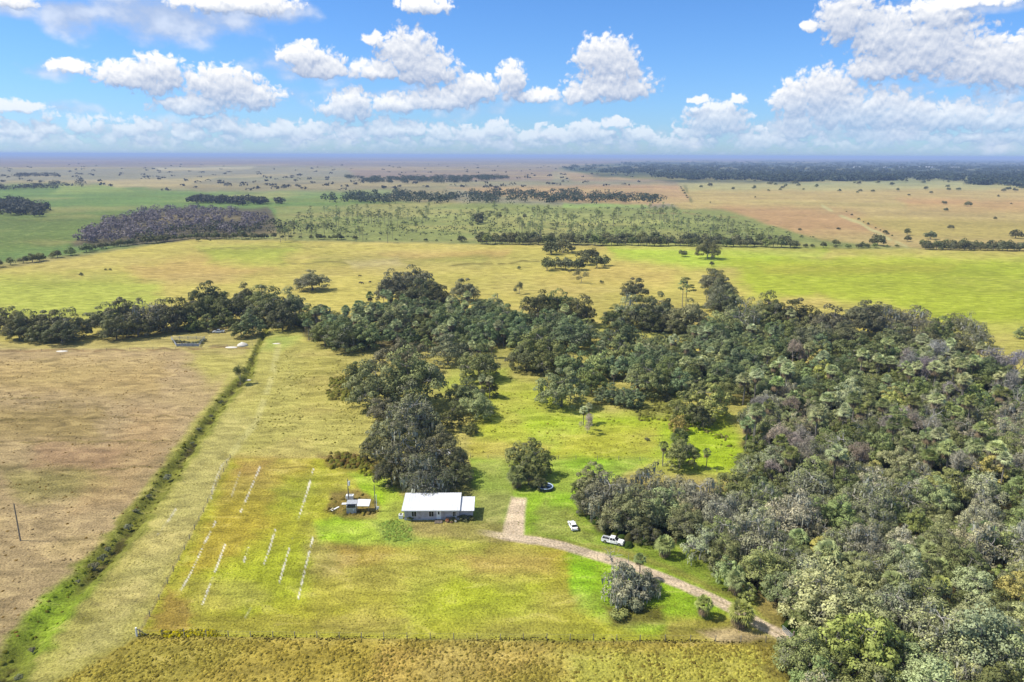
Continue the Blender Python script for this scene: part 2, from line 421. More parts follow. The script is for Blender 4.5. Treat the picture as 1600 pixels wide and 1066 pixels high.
# ------------------------------------------------------------------ the ground: what grows where
# outlines traced in the photograph's pixels on the ground plane; colours as seen, turned into albedo with K
K_ALB = 1.5
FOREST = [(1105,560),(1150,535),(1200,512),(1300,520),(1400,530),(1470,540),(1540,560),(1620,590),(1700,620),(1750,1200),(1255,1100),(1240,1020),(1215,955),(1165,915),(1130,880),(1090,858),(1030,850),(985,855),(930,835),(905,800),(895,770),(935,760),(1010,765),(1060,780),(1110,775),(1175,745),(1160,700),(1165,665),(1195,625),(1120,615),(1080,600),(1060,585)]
PAINT = [
 # poly, colour, soft, warp, opacity
 ([(-900,262),(2500,258),(2500,330),(-900,330)], (146,142,118), 6, 3, 1),
 ([(-900,285),(700,285),(720,330),(-900,330)], (150,140,105), 5, 3, .9),
 ([(-900,330),(2500,330),(2500,400),(-900,420)], (150,145,90), 8, 3, 1),
 ([(1020,290),(2500,286),(2500,400),(1290,388),(1060,330)], (190,168,108), 5, 3, 1),
 ([(1060,284),(2500,278),(2500,293),(1080,298)], (178,172,115), 3, 3, .9),
 ([(1130,318),(1330,330),(1400,362),(1240,366),(1090,335)], (186,144,102), 8, 5, .7),
 ([(1400,310),(1700,315),(1700,335),(1420,325)], (200,145,100), 6, 4, .55),
 ([(1330,340),(1650,345),(1650,378),(1430,372)], (180,165,85), 6, 4, .7),
 ([(700,293),(1060,289),(1080,316),(980,322),(800,308)], (188,152,112), 3, 2, .9),
 ([(870,268),(1050,262),(1060,284),(900,284)], (168,140,110), 4, 3, .8),
 ([(540,262),(870,262),(860,285),(560,280)], (150,124,112), 4, 3, .7),
 ([(870,262),(1000,252),(2500,247),(2500,286),(1250,286),(1060,284),(930,276)], (66,82,62), 2, 3, .93),
 ([(1110,272),(1220,272),(1225,277),(1110,277)], (190,185,160), 2, 1, .9),
 ([(1240,280),(1600,272),(1600,290),(1260,290)], (170,172,120), 3, 3, .6),
 ([(-900,296),(170,288),(330,300),(540,303),(700,325),(430,374),(220,384),(-300,450),(-900,450)], (112,140,72), 4, 4, 1),  # green field, with the cloud shadow over it put into the colour
 ([(-900,330),(200,330),(150,378),(-300,430)], (111,128,60), 6, 5, .8),  # deeper part of the same cloud shade, also in the colour
 ([(100,290),(175,287),(210,300),(80,304)], (150,165,85), 3, 3, .8),
 ([(150,283),(340,277),(290,290),(180,293)], (186,170,120), 2, 3, .8),
 ([(240,262),(400,261),(390,265),(250,266)], (190,180,140), 1, 1, .8),
 ([(330,298),(620,298),(600,308),(350,312)], (128,150,85), 3, 3, .7),
 ([(430,324),(700,316),(1130,328),(1280,375),(1420,388),(1300,390),(740,380),(430,376)], (142,150,84), 3, 3, 1),
 ([(640,336),(900,333),(1100,345),(1000,352),(700,346)], (176,178,104), 3, 3, .6),
 ([(620,352),(900,356),(900,360),(640,358)], (166,168,92), 2, 2, .6),
 ([(880,318),(1010,319),(1010,324),(880,324)], (150,180,90), 2, 2, .8),
 ([(110,385),(160,345),(250,325),(420,325),(440,365),(220,384)], (100,94,74), 3, 3, 1),
 ([(-300,455),(-60,432),(220,386),(300,374),(740,382),(1290,389),(2500,396),(2500,640),(-300,560)], (198,184,92), 1.5, 1, 1),
 ([(-200,450),(60,430),(250,436),(260,470),(180,500),(-200,510)], (176,188,72), 12, 8, .8),
 ([(190,418),(300,402),(430,420),(340,440),(230,440)], (200,168,98), 10, 8, .75),
 ([(310,384),(470,384),(440,412),(330,412)], (168,182,62), 9, 6, .7),
 ([(600,396),(800,390),(790,402),(620,406)], (206,170,100), 5, 4, .7),
 ([(500,400),(760,402),(760,416),(480,412)], (165,162,78), 6, 5, .7),
 ([(540,408),(620,404),(640,416),(550,418)], (205,190,130), 5, 4, .8),
 ([(950,384),(1290,389),(1280,404),(1080,420),(960,400)], (178,204,56), 7, 5, .85),
 ([(1130,400),(2000,402),(2000,560),(1500,520),(1380,475),(1180,465)], (172,186,38), 12, 9, .9),
 ([(1180,415),(1500,412),(1480,425),(1200,430)], (186,180,60), 6, 5, .6),
 ([(1180,470),(1280,460),(1310,475),(1220,490)], (206,184,100), 6, 5, .7),
 ([(830,440),(960,410),(1060,420),(1040,450),(880,460)], (200,172,96), 9, 7, .55),
 ([(1480,510),(1600,500),(1700,560),(1520,560)], (196,190,90), 8, 6, .6),
 # near left pasture
 ([(-600,538),(130,534),(300,512),(400,512),(430,520),(395,548),(-600,560)], (186,172,102), 4, 3, 1),
 ([(-600,548),(385,546),(398,560),(350,615),(200,830),(-20,1060),(-600,1300)], (184,160,116), 4, 3, 1),
 ([(300,546),(395,546),(380,590),(330,600),(300,570)], (182,176,84), 14, 8, .8),
 ([(-100,560),(260,570),(240,620),(-100,610)], (184,158,98), 14, 9, .7),
 ([(-100,630),(160,640),(150,690),(-100,680)], (156,136,72), 14, 10, .6),
 ([(0,735),(150,725),(180,770),(40,790)], (146,140,70), 14, 10, .7),
 ([(-100,880),(120,840),(60,960),(-100,1040)], (172,150,108), 14, 9, .6),
 ([(210,640),(290,650),(200,780),(110,800)], (188,156,108), 14, 9, .6),
 ([(60,690),(200,700),(160,735),(50,730)], (178,140,104), 12, 8, .6),
 # mown strip beside the ditch and the clearing
 ([(395,540),(425,515),(470,535),(760,535),(1200,560),(1180,760),(730,722),(520,716),(360,716),(215,996),(60,1200),(-60,1130)], (184,176,92), 4, 3, 1),
 ([(350,640),(400,650),(300,840),(180,1000),(100,1040),(260,800)], (190,180,108), 12, 7, .75),
 ([(470,560),(560,560),(560,640),(470,640)], (180,170,82), 16, 9, .7),
 ([(520,590),(570,590),(560,625),(515,620)], (120,118,52), 8, 6, .8),
 ([(430,518),(480,525),(440,545),(410,545)], (176,190,92), 6, 4, .8),
 ([(700,575),(790,575),(800,600),(690,610)], (177,190,72), 9, 5, .9),
 ([(750,600),(860,600),(900,650),(1130,640),(1180,740),(745,716),(740,680)], (184,192,58), 12, 7, 1),
 ([(800,640),(880,640),(1000,652),(1150,672),(1165,745),(900,722),(850,700)], (178,204,32), 10, 6, .95),
 ([(930,668),(1035,660),(1020,712),(880,716),(870,690)], (196,192,64), 12, 7, .8),
 ([(1050,590),(1070,570),(1090,590),(1060,630)], (171,189,58), 5, 4, .8),
 ([(985,625),(1060,625),(1070,655),(1000,655)], (140,142,66), 7, 5, .8),
 ([(735,690),(860,695),(860,716),(735,716)], (188,176,70), 6, 5, .7),
 ([(900,505),(1180,520),(1180,535),(910,522)], (172,180,76), 3, 3, .9),
 # garden plot
 ([(361,716),(560,717),(610,760),(600,845),(900,850),(1245,1004),(218,994)], (184,182,50), 1.5, 1, 1),
 ([(365,720),(490,722),(450,800),(350,880),(285,905)], (186,160,56), 14, 8, .7),
 ([(370,718),(430,718),(400,745),(362,740)], (182,142,70), 8, 5, .6),
 ([(440,740),(500,740),(470,800),(420,800)], (165,176,42), 12, 8, .7),
 ([(225,990),(262,920),(300,940),(300,985),(240,992)], (164,122,66), 9, 7, .65),
 ([(320,900),(500,830),(500,930),(380,960)], (176,188,38), 16, 9, .7),
 ([(500,860),(640,850),(900,870),(900,1000),(460,985)], (184,178,50), 14, 8, .85),
 ([(480,840),(560,840),(540,900),(480,900)], (176,160,92), 12, 7, .7),
 ([(640,900),(860,880),(830,960),(620,980)], (191,200,44), 20, 9, .8),
 ([(720,860),(880,860),(860,900),(740,900)], (196,156,78), 14, 8, .6),
 ([(520,850),(620,855),(600,880),(530,885)], (168,130,40), 9, 6, .5),
 ([(300,960),(640,965),(640,992),(300,990)], (160,148,60), 7, 5, .6),
 ([(640,830),(760,838),(760,865),(640,860)], (187,196,48), 8, 5, .7),
 ([(885,850),(960,862),(1040,890),(1170,950),(1200,990),(1000,990),(900,950)], (156,194,32), 10, 6, .95),
 ([(890,880),(930,880),(920,940),(895,930)], (158,209,18), 7, 4, .8),
 ([(1040,965),(1130,960),(1200,985),(1200,1004),(1040,1002)], (178,160,74), 8, 5, .8),
 ([(1090,985),(1150,978),(1215,1000),(1120,1006)], (206,182,136), 5, 4, .9),
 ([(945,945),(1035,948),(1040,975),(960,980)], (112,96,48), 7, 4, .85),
 ([(1195,960),(1235,960),(1260,1010),(1220,1000)], (150,140,70), 7, 4, .7),
 # lawns
 ([(545,738),(600,740),(640,790),(640,830),(700,850),(560,848),(500,842),(490,820),(540,800),(590,790)], (164,192,42), 6, 4, .97),
 ([(495,815),(640,815),(640,850),(500,846)], (170,209,20), 7, 4, .9),
 ([(560,745),(598,745),(600,790),(575,792)], (167,204,18), 4, 3, .9),
 ([(735,717),(1010,717),(900,790),(1000,860),(830,838),(790,838),(740,822),(735,760)], (153,188,40), 3, 2, 1),
 ([(740,718),(850,718),(850,760),(800,770),(790,830),(640,826),(745,800)], (151,170,72), 10, 5, .9),  # lawn beside the house, tree shade painted into its green
 ([(745,770),(795,770),(790,832),(745,825)], (166,168,92), 10, 5, .85),
 ([(850,780),(890,790),(940,850),(830,836)], (168,174,84), 10, 5, .8),
 ([(860,720),(1010,720),(890,790),(860,790)], (148,194,26), 9, 5, .8),
 ([(900,820),(1090,850),(1150,915),(1180,945),(1080,900),(960,850)], (140,164,48), 6, 4, .95),
 ([(630,750),(742,750),(742,780),(630,776)], (122,134,72), 6, 3, .8),
 ([(630,812),(790,818),(790,846),(700,840),(620,832)], (172,160,88), 7, 4, .9),
 ([(585,815),(640,812),(650,845),(600,850)], (137,174,58), 6, 4, .8),
 ([(512,770),(560,762),(592,785),(588,808),(540,812),(510,800)], (140,112,62), 5, 4, .85),
 ([(500,712),(560,710),(580,735),(520,730)], (130,96,66), 6, 5, .8),
 # rough below the fence
 ([(215,997),(1250,1007),(1262,1300),(-200,1300),(60,1090)], (190,170,74), 3, 3, 1),
 ([(210,1000),(420,1000),(300,1066),(80,1075)], (172,160,66), 12, 8, .8),
 ([(380,1010),(620,1005),(640,1050),(460,1060)], (168,150,56), 12, 8, .6),
 ([(600,1010),(860,1010),(800,1066),(560,1090)], (204,172,90), 14, 8, .7),
 ([(880,1020),(1250,1012),(1250,1090),(900,1100)], (200,196,84), 14, 8, .8),
 ([(1180,1000),(1255,1000),(1260,1080),(1200,1060)], (150,136,64), 8, 5, .7),
]
DITCH = [(425,498,8),(402,545,10),(388,585,20),(352,622,22),(312,680,26),(262,748,34),(215,812,38),(165,872,44),(112,925,50),(62,985,60),(8,1050,66),(-70,1150,80)]
SAND_LINES = [[(406,730),(390,768),(376,800)],[(337,815),(318,852),(300,892),(283,922)],[(352,850),(338,888),(316,945)],[(388,855),(381,878)],[(430,828),(421,858),(411,885)],[(458,838),(448,870),(436,912)],[(489,840),(480,875),(466,935)],[(490,732),(481,765),(466,812)],
  [(376,735),(362,775)],[(360,714),(346,728),(333,760),(328,790)],[(275,795),(262,815),(246,836)],[(392,950),(383,965)]]
DRIVE = [(738,830,4),(790,838,7),(838,845,7),(880,853,7),(930,868,7.5),(985,884,8),(1030,900,8),(1085,923,8.5),(1130,943,9),(1175,968,9.5),(1215,990,10),(1250,1008,11),(1300,1040,12)]
PAD = [(799,777),(822,779),(818,838),(784,836)]
# trodden cattle tracks: thin darker or paler curved lines in the pastures
TRACKS = [([(0,547),(150,548),(260,545),(390,545)],(150,120,82),1.5),([(0,655),(85,655)],(120,106,52),1.6),([(90,655),(260,650),(345,652)],(130,112,66),1.2),([(0,622),(60,620)],(130,116,60),1.2),
  ([(60,738),(160,735),(250,728)],(128,114,62),1.4),([(0,690),(210,690),(280,688)],(134,118,62),1.4),([(150,594),(240,594)],(196,168,110),1.6),([(250,546),(370,541)],(150,130,90),1.2),
  ([(700,416),(760,411),(830,410),(900,405)],(120,112,50),1.6),([(1070,292),(1080,316)],(120,120,70),3),([(1285,322),(1345,350),(1420,388)],(196,190,130),2.6),([(540,410),(470,412),(420,415)],(140,130,66),1.4),
  ([(310,392),(420,386),(520,388)],(150,146,70),1.2),([(620,440),(560,450),(640,470)],(150,140,70),1.2),([(435,540),(425,590),(400,660),(360,712)],(200,192,120),6),([(1010,330),(1200,345)],(150,130,80),1)]

def ground_colour(P):
    """P (n,3) on the ground -> albedo (n,3)"""
    u, v, ok = proj(P)
    u = np.where(ok, u, 800); v = np.where(ok, v, 3000)
    X, Y = P[:, 0], P[:, 1]
    wu = (fbm(u / 30, v / 9, 3) - .5) * 2; wv = (fbm(u / 30, v / 9, 9) - .5) * 2
    col = np.empty((len(P), 3)); col[:] = lin((165, 150, 80))
    m = v < 262
    col[m] = lin((140, 122, 110))
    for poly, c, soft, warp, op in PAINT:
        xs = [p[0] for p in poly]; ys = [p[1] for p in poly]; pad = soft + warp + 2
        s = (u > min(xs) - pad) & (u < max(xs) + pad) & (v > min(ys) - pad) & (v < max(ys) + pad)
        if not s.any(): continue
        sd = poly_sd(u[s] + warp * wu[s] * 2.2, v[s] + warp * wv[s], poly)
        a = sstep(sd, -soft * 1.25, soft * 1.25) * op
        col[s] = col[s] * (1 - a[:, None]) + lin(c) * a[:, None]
    # patchiness at three sizes, in metres on the ground, longer across than along
    lev = np.clip(np.log2(np.maximum(np.hypot(X, Y), 1) / 180.0), 0, 6.999); l0 = np.floor(lev); lf = lev - l0
    def ml(sx, sy, sd, o=4):
        k0 = 2.0 ** l0; k1 = k0 * 2
        return fbm(X / (sx * k0), Y / (sy * k0), sd, o) * (1 - lf) + fbm(X / (sx * k1), Y / (sy * k1), sd, o) * lf
    n1 = ml(22, 18, 21); n2 = ml(7, 6, 31); n3 = ml(50, 38, 41)
    tan = lin((208, 184, 118)); grn = lin((130, 158, 52)); drk = lin((120, 110, 48))
    a = (sstep(n1, .52, .74) * .38)[:, None]; col = col * (1 - a) + (col * .3 + tan * .7) * a
    a = (sstep(n3, .50, .72) * .2)[:, None]; col = col * (1 - a) + (col * .4 + grn * .6) * a
    a = (sstep(n2, .56, .78) * .40)[:, None]; col = col * (1 - a) + (col * .5 + drk * .5) * a
    col *= (0.80 + 0.40 * ml(2.4, 2.0, 51, 3))[:, None]
    # mowing rows in the garden plot
    gd = poly_sd(u, v, [(361, 716), (560, 717), (540, 840), (470, 985), (222, 992)])
    w = u + (v - 716) * 0.46
    row = 0.5 + 0.5 * np.sin(w / 5.2 + fbm(u / 20, v / 30, 5) * 3)
    col *= (1 - (sstep(gd, 0, 10) * 0.13 * row))[:, None]
    # cow paths
    for pts, c, wd in TRACKS:
        xs = [p[0] for p in pts]; ys = [p[1] for p in pts]
        s = (u > min(xs) - 20) & (u < max(xs) + 20) & (v > min(ys) - 20) & (v < max(ys) + 20)
        if not s.any(): continue
        d_, _ = line_d(u[s], v[s] + (vn(u[s] / 16, v[s] * 0 + 3, 77) - .5) * 5, pts)
        a = (1 - sstep(d_, wd * .3, wd * 1.3)) * sstep(vn(u[s] / 9, v[s] / 9, 13), .1, .5) * .8
        col[s] = col[s] * (1 - a[:, None]) + lin(c) * a[:, None]
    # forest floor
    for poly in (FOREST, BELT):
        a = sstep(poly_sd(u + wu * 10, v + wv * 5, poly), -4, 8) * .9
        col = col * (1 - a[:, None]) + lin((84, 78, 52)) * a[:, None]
    # the wet ditch
    dp = [(a_, b_) for a_, b_, _ in DITCH]
    s = (u < 480) & (v > 490)
    d_, t_ = line_d(u[s], v[s], dp)
    wdt = np.interp(t_, range(len(DITCH)), [q[2] for q in DITCH])
    r_ = d_ / wdt + (fbm(X[s] / 3, Y[s] / 3, 61) - .5) * .55
    a = 1 - sstep(r_, .28, .70)
    c = lin((112, 112, 42)) + (lin((152, 156, 62)) - lin((112, 112, 42))) * fbm(X[s] / 5, Y[s] / 5, 71)[:, None]
    gp = np.exp(-((t_ - 8.6) / .9) ** 2)[:, None]
    c = c * (1 - gp) + lin((146, 172, 40)) * gp
    cs = col[s] * (1 - a[:, None]) + c * a[:, None]
    a = (1 - sstep(r_, .02, .2)) * sstep(vn(X[s] / 5, Y[s] / 5, 81), .45, .62) * (1 - gp[:, 0])
    cs = cs * (1 - a[:, None]) + lin((78, 74, 34)) * a[:, None]
    col[s] = cs
    # strips of bare white sand between the mown rows
    s = (u > 220) & (u < 520) & (v > 705) & (v < 975)
    acc = np.zeros(s.sum())
    for i, pts in enumerate(SAND_LINES):
        d_, t_ = line_d(u[s], v[s], pts)
        br = sstep(vn(v[s] / 6.5, u[s] * 0 + i, 91), .05, .4) * (0.35 if i in (8, 11) else .55 if i in (9, 10) else 1)
        wd = 0.6 + 1.3 * vn(v[s] / 7, u[s] * 0 + i * 3, 95)
        acc = np.maximum(acc, (1 - sstep(d_, wd * .4, wd * 1.1)) * br)
    col[s] = col[s] * (1 - acc[:, None]) + lin((238, 232, 215)) * acc[:, None]
    # driveway and parking pad blending into the turf
    s = (u > 720) & (u < 1340) & (v > 765) & (v < 1060)
    d_, t_ = line_d(u[s], v[s], [(q[0], q[1]) for q in DRIVE])
    wd = np.interp(t_, range(len(DRIVE)), [q[2] for q in DRIVE]) * (1 + (fbm(X[s] / 3, Y[s] / 3, 8) - .5) * .5)
    a = 1 - sstep(d_ / wd, .62, 1.12)
    a = np.maximum(a, sstep(poly_sd(u[s] + wu[s], v[s] + wv[s] * 2, PAD), -3.5, 3.0)) * sstep(u[s] + 0 * a, 735, 800)
    rut = np.exp(-((d_ / wd - .45) / .16) ** 2)
    dc = lin((236, 212, 180))[None] * (0.86 + .3 * fbm(X[s] / 1.3, Y[s] / 1.3, 99))[:, None]
    dc = dc * (1 - .0 * rut[:, None]) + (lin((224, 204, 178)) - dc) * (rut * .5)[:, None]
    md = (np.exp(-(d_ / wd / .18) ** 2) * sstep(t_, 6.5, 8) * .5)[:, None]
    dc = dc * (1 - md) + lin((150, 140, 92)) * md
    col[s] = col[s] * (1 - a[:, None]) + dc * a[:, None]
    g_ = col @ np.array([.3, .6, .1]); col = col * .97 + g_[:, None] * .03
    return np.clip(col / K_ALB, 0.004, 0.8)

BELT = [(455,500),(560,490),(650,475),(800,490),(930,505),(925,528),(830,535),(720,548),(620,545),(560,545),(480,535)]

def ditch_depth(P):
    u, v, ok = proj(P)
    s = ok & (u < 480) & (v > 490) & (v < 1400)
    z = np.zeros(len(P))
    if s.any():
        d_, t_ = line_d(u[s], v[s], [(a_, b_) for a_, b_, _ in DITCH])
        wdt = np.interp(t_, range(len(DITCH)), [q[2] for q in DITCH])
        z[s] = -1.1 * (1 - sstep(d_ / wdt, .05, .42))
    return z

def relief(P):
    X, Y = P[:, 0], P[:, 1]
    near = np.clip(1 - Y / 500, 0, 1)
    return ditch_depth(P) + (fbm(X / 2.2, Y / 2.2, 5, 3) - .5) * .16 * near

def ground_mesh():
    # rings of a fan around the spot below the camera; fine inside the view, coarse behind
    az = np.concatenate([np.linspace(-180, -44, 40, endpoint=False), np.linspace(-44, 44, 820, endpoint=False), np.linspace(44, 180, 40, endpoint=False)])
    dep = np.concatenate([np.linspace(88, 42, 12, endpoint=False), np.linspace(42, 2.0, 470, endpoint=False), np.geomspace(2.0, 0.06, 110)])
    dist = CAM_H / np.tan(np.radians(dep))
    A, D = np.meshgrid(np.radians(az), dist)
    P = np.stack([np.sin(A) * D, np.cos(A) * D, np.zeros_like(A)], -1).reshape(-1, 3)
    na, nd_ = len(az), len(dist)
    i, j = np.meshgrid(np.arange(nd_ - 1), np.arange(na), indexing='ij')
    q = np.stack([i * na + j, (i + 1) * na + j, (i + 1) * na + (j + 1) % na, i * na + (j + 1) % na], -1).reshape(-1, 4)
    q = q[:, ::-1]
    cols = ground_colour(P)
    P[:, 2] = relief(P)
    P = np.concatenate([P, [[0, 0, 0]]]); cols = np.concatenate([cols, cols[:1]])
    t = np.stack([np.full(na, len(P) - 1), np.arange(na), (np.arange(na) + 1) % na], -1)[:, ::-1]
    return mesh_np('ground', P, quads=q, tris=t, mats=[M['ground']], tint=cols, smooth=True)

def ground_mat():
    m, t = new_mat('turf_and_soil')
    at = t.n('ShaderNodeAttribute', attribute_name='tint')
    geo = t.n('ShaderNodeNewGeometry')
    n1 = t.n('ShaderNodeTexNoise', noise_dimensions='2D'); n1.inputs['Scale'].default_value = 2.0; n1.inputs['Detail'].default_value = 8; n1.inputs['Roughness'].default_value = 0.68
    n2 = t.n('ShaderNodeTexNoise', noise_dimensions='2D'); n2.inputs['Scale'].default_value = 0.28; n2.inputs['Detail'].default_value = 7; n2.inputs['Roughness'].default_value = 0.62; n2.inputs['Distortion'].default_value = 0.6
    n3 = t.n('ShaderNodeTexNoise', noise_dimensions='2D'); n3.inputs['Scale'].default_value = 0.012; n3.inputs['Detail'].default_value = 9; n3.inputs['Roughness'].default_value = 0.65
    st = t.n('ShaderNodeVectorMath', operation='MULTIPLY'); t.link(geo.outputs['Position'], st.inputs[0]); st.inputs[1].default_value = (0.45, 1.0, 1.0)
    t.link(geo.outputs['Position'], n1.inputs['Vector']); t.link(st.outputs[0], n2.inputs['Vector']); t.link(st.outputs[0], n3.inputs['Vector'])
    f = t.m('MULTIPLY', t.mr(n1.outputs['Fac'], .25, .75, .50, 1.50, False), t.mr(n2.outputs['Fac'], .28, .72, .64, 1.36, False))
    f = t.m('MULTIPLY', f, t.mr(n3.outputs['Fac'], .3, .7, .85, 1.15, False))
    sc = t.n('ShaderNodeVectorMath', operation='SCALE'); t.link(at.outputs['Color'], sc.inputs[0]); t.link(f, sc.inputs['Scale'])
    f = t.m('MULTIPLY', f, t.mr(n1.outputs['Fac'], .30, .40, .72, 1.0))
    t.link(f, sc.inputs['Scale'])
    # straw-coloured flecks
    fl = t.mr(n2.outputs['Fac'], .56, .70)
    c = t.mixc(t.m('MULTIPLY', fl, 0.22), sc.outputs[0], (0.42, 0.33, 0.15, 1))
    b = t.n('ShaderNodeBsdfPrincipled'); t.link(c, b.inputs['Base Color']); b.inputs['Roughness'].default_value = 0.95
    b.inputs['Specular IOR Level'].default_value = 0.1
    h = t.m('ADD', t.m('MULTIPLY', n1.outputs['Fac'], 0.8), t.m('MULTIPLY', n2.outputs['Fac'], 1.2))
    bp = t.n('ShaderNodeBump'); bp.inputs['Strength'].default_value = 0.75; bp.inputs['Distance'].default_value = 0.6
    t.link(h, bp.inputs['Height']); t.link(bp.outputs[0], b.inputs['Normal'])
    o = t.n('ShaderNodeOutputMaterial'); t.link(b.outputs[0], o.inputs[0])
    return m
M['ground'] = ground_mat()
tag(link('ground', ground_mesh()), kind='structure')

def strip_sheet(name, line, lift=0.004, sub=30, cross=9, over=1.3):
    """a road as its own sheet, following the relief just above the ground"""
    pts = []
    L = []
    for i in range(len(line) - 1):
        for k in range(sub):
            f = k / sub; a, b = line[i], line[i + 1]
            L.append([a[j] * (1 - f) + b[j] * f for j in range(3)])
    L.append(list(line[-1]))
    C = np.array([G(a, b)[:2] for a, b, _ in L])
    T = np.gradient(C, axis=0); T /= np.linalg.norm(T, axis=1)[:, None]; N = np.stack([-T[:, 1], T[:, 0]], 1)
    # half width in metres: the traced width is mostly foreshortened depth
    H = np.array([np.linalg.norm(G(a, b - w * .8)[:2] - G(a, b + w * .8)[:2]) * .5 * abs(n_[1]) + .5 * w * 1.6 * abs(n_[0]) * np.linalg.norm(G(a, b)[:2] - G(a + 1, b)[:2]) for (a, b, w), n_ in zip(L, N)])
    V = []
    for c_, n_, h_ in zip(C, N, H):
        for k in range(cross):
            s = (k / (cross - 1) * 2 - 1) * over * h_ * .62
            V.append([c_[0] + n_[0] * s, c_[1] + n_[1] * s, 0])
    V = np.array(V); cols = ground_colour(V); V[:, 2] = relief(V) + lift + .05
    n = len(C); q = [(i * cross + k, i * cross + k + 1, (i + 1) * cross + k + 1, (i + 1) * cross + k) for i in range(n - 1) for k in range(cross - 1)]
    return tag(link(name, mesh_np(name, V, quads=q, mats=[M['ground']], tint=cols, smooth=True)), kind='structure')
strip_sheet('driveway', DRIVE[1:-1])

# ------------------------------------------------------------------ foliage builders
def unit(v): return v / (np.linalg.norm(v, axis=-1, keepdims=True) + 1e-9)

def leaf_cloud(C, Rd, n, size, rng, flat=0.8, aspect=0.75, outward=1.0, low=-0.35, grey=0.0, yellow=0.12, droop=0.0):
    """n leaf sprays on each lobe; returns vertices, quads, tint"""
    L = len(C)
    d = unit(rng.normal(size=(L, n, 3)))
    d[..., 2] = np.where(d[..., 2] < low, -d[..., 2] * .6, d[..., 2]); d = unit(d)
    rr = Rd[:, None] * rng.uniform(.80, 1.06, (L, n))
    p = C[:, None] + d * rr[..., None] * np.array([1, 1, flat])
    nrm = unit(d * outward + rng.normal(size=d.shape) * .55 + np.array([0, 0, .35]))
    a = unit(np.cross(nrm, unit(rng.normal(size=d.shape))))
    b = np.cross(nrm, a)
    if droop: b = unit(b * (1 - droop) + np.array([0, 0, -1.0]) * droop)
    s = size * rng.uniform(.55, 1.35, (L, n))[..., None]
    a = a * s * .5; b = b * s * .5 * aspect
    V = np.stack([p - a - b * .4, p + a * .15 - b, p + a + b * .4, p - a * .15 + b], 2).reshape(-1, 3)
    N = L * n
    q = (np.arange(N) * 4)[:, None] + np.arange(4)[None]
    lobe = rng.uniform(.84, 1.14, L)[:, None] * np.ones((1, n))
    t = np.zeros((L, n, 3)); t[..., 0] = lobe * rng.uniform(.75, 1.2, (L, n))
    t[..., 1] = np.where(rng.random((L, n)) < yellow, rng.uniform(.2, 1, (L, n)), 0)
    t[..., 2] = (rng.random(L) < grey)[:, None] * rng.uniform(.2, .8, (L, n))
    global LAST_N
    LAST_N = np.repeat(unit(d * np.array([1, 1, 1.15]) + nrm * .45).reshape(-1, 3), 4, axis=0)
    return V, q, np.repeat(t.reshape(-1, 3), 4, axis=0)

def set_normals(me, N):
    me.normals_split_custom_set_from_vertices(N.astype(np.float32).tolist())

class Proto: pass
def limb_path(rng, a, b, wob):
    m1 = a * .67 + b * .33 + rng.normal(size=3) * wob; m2 = a * .33 + b * .67 + rng.normal(size=3) * wob
    m1[2] += wob; m2[2] += wob * .6
    return [a, m1, m2, b]

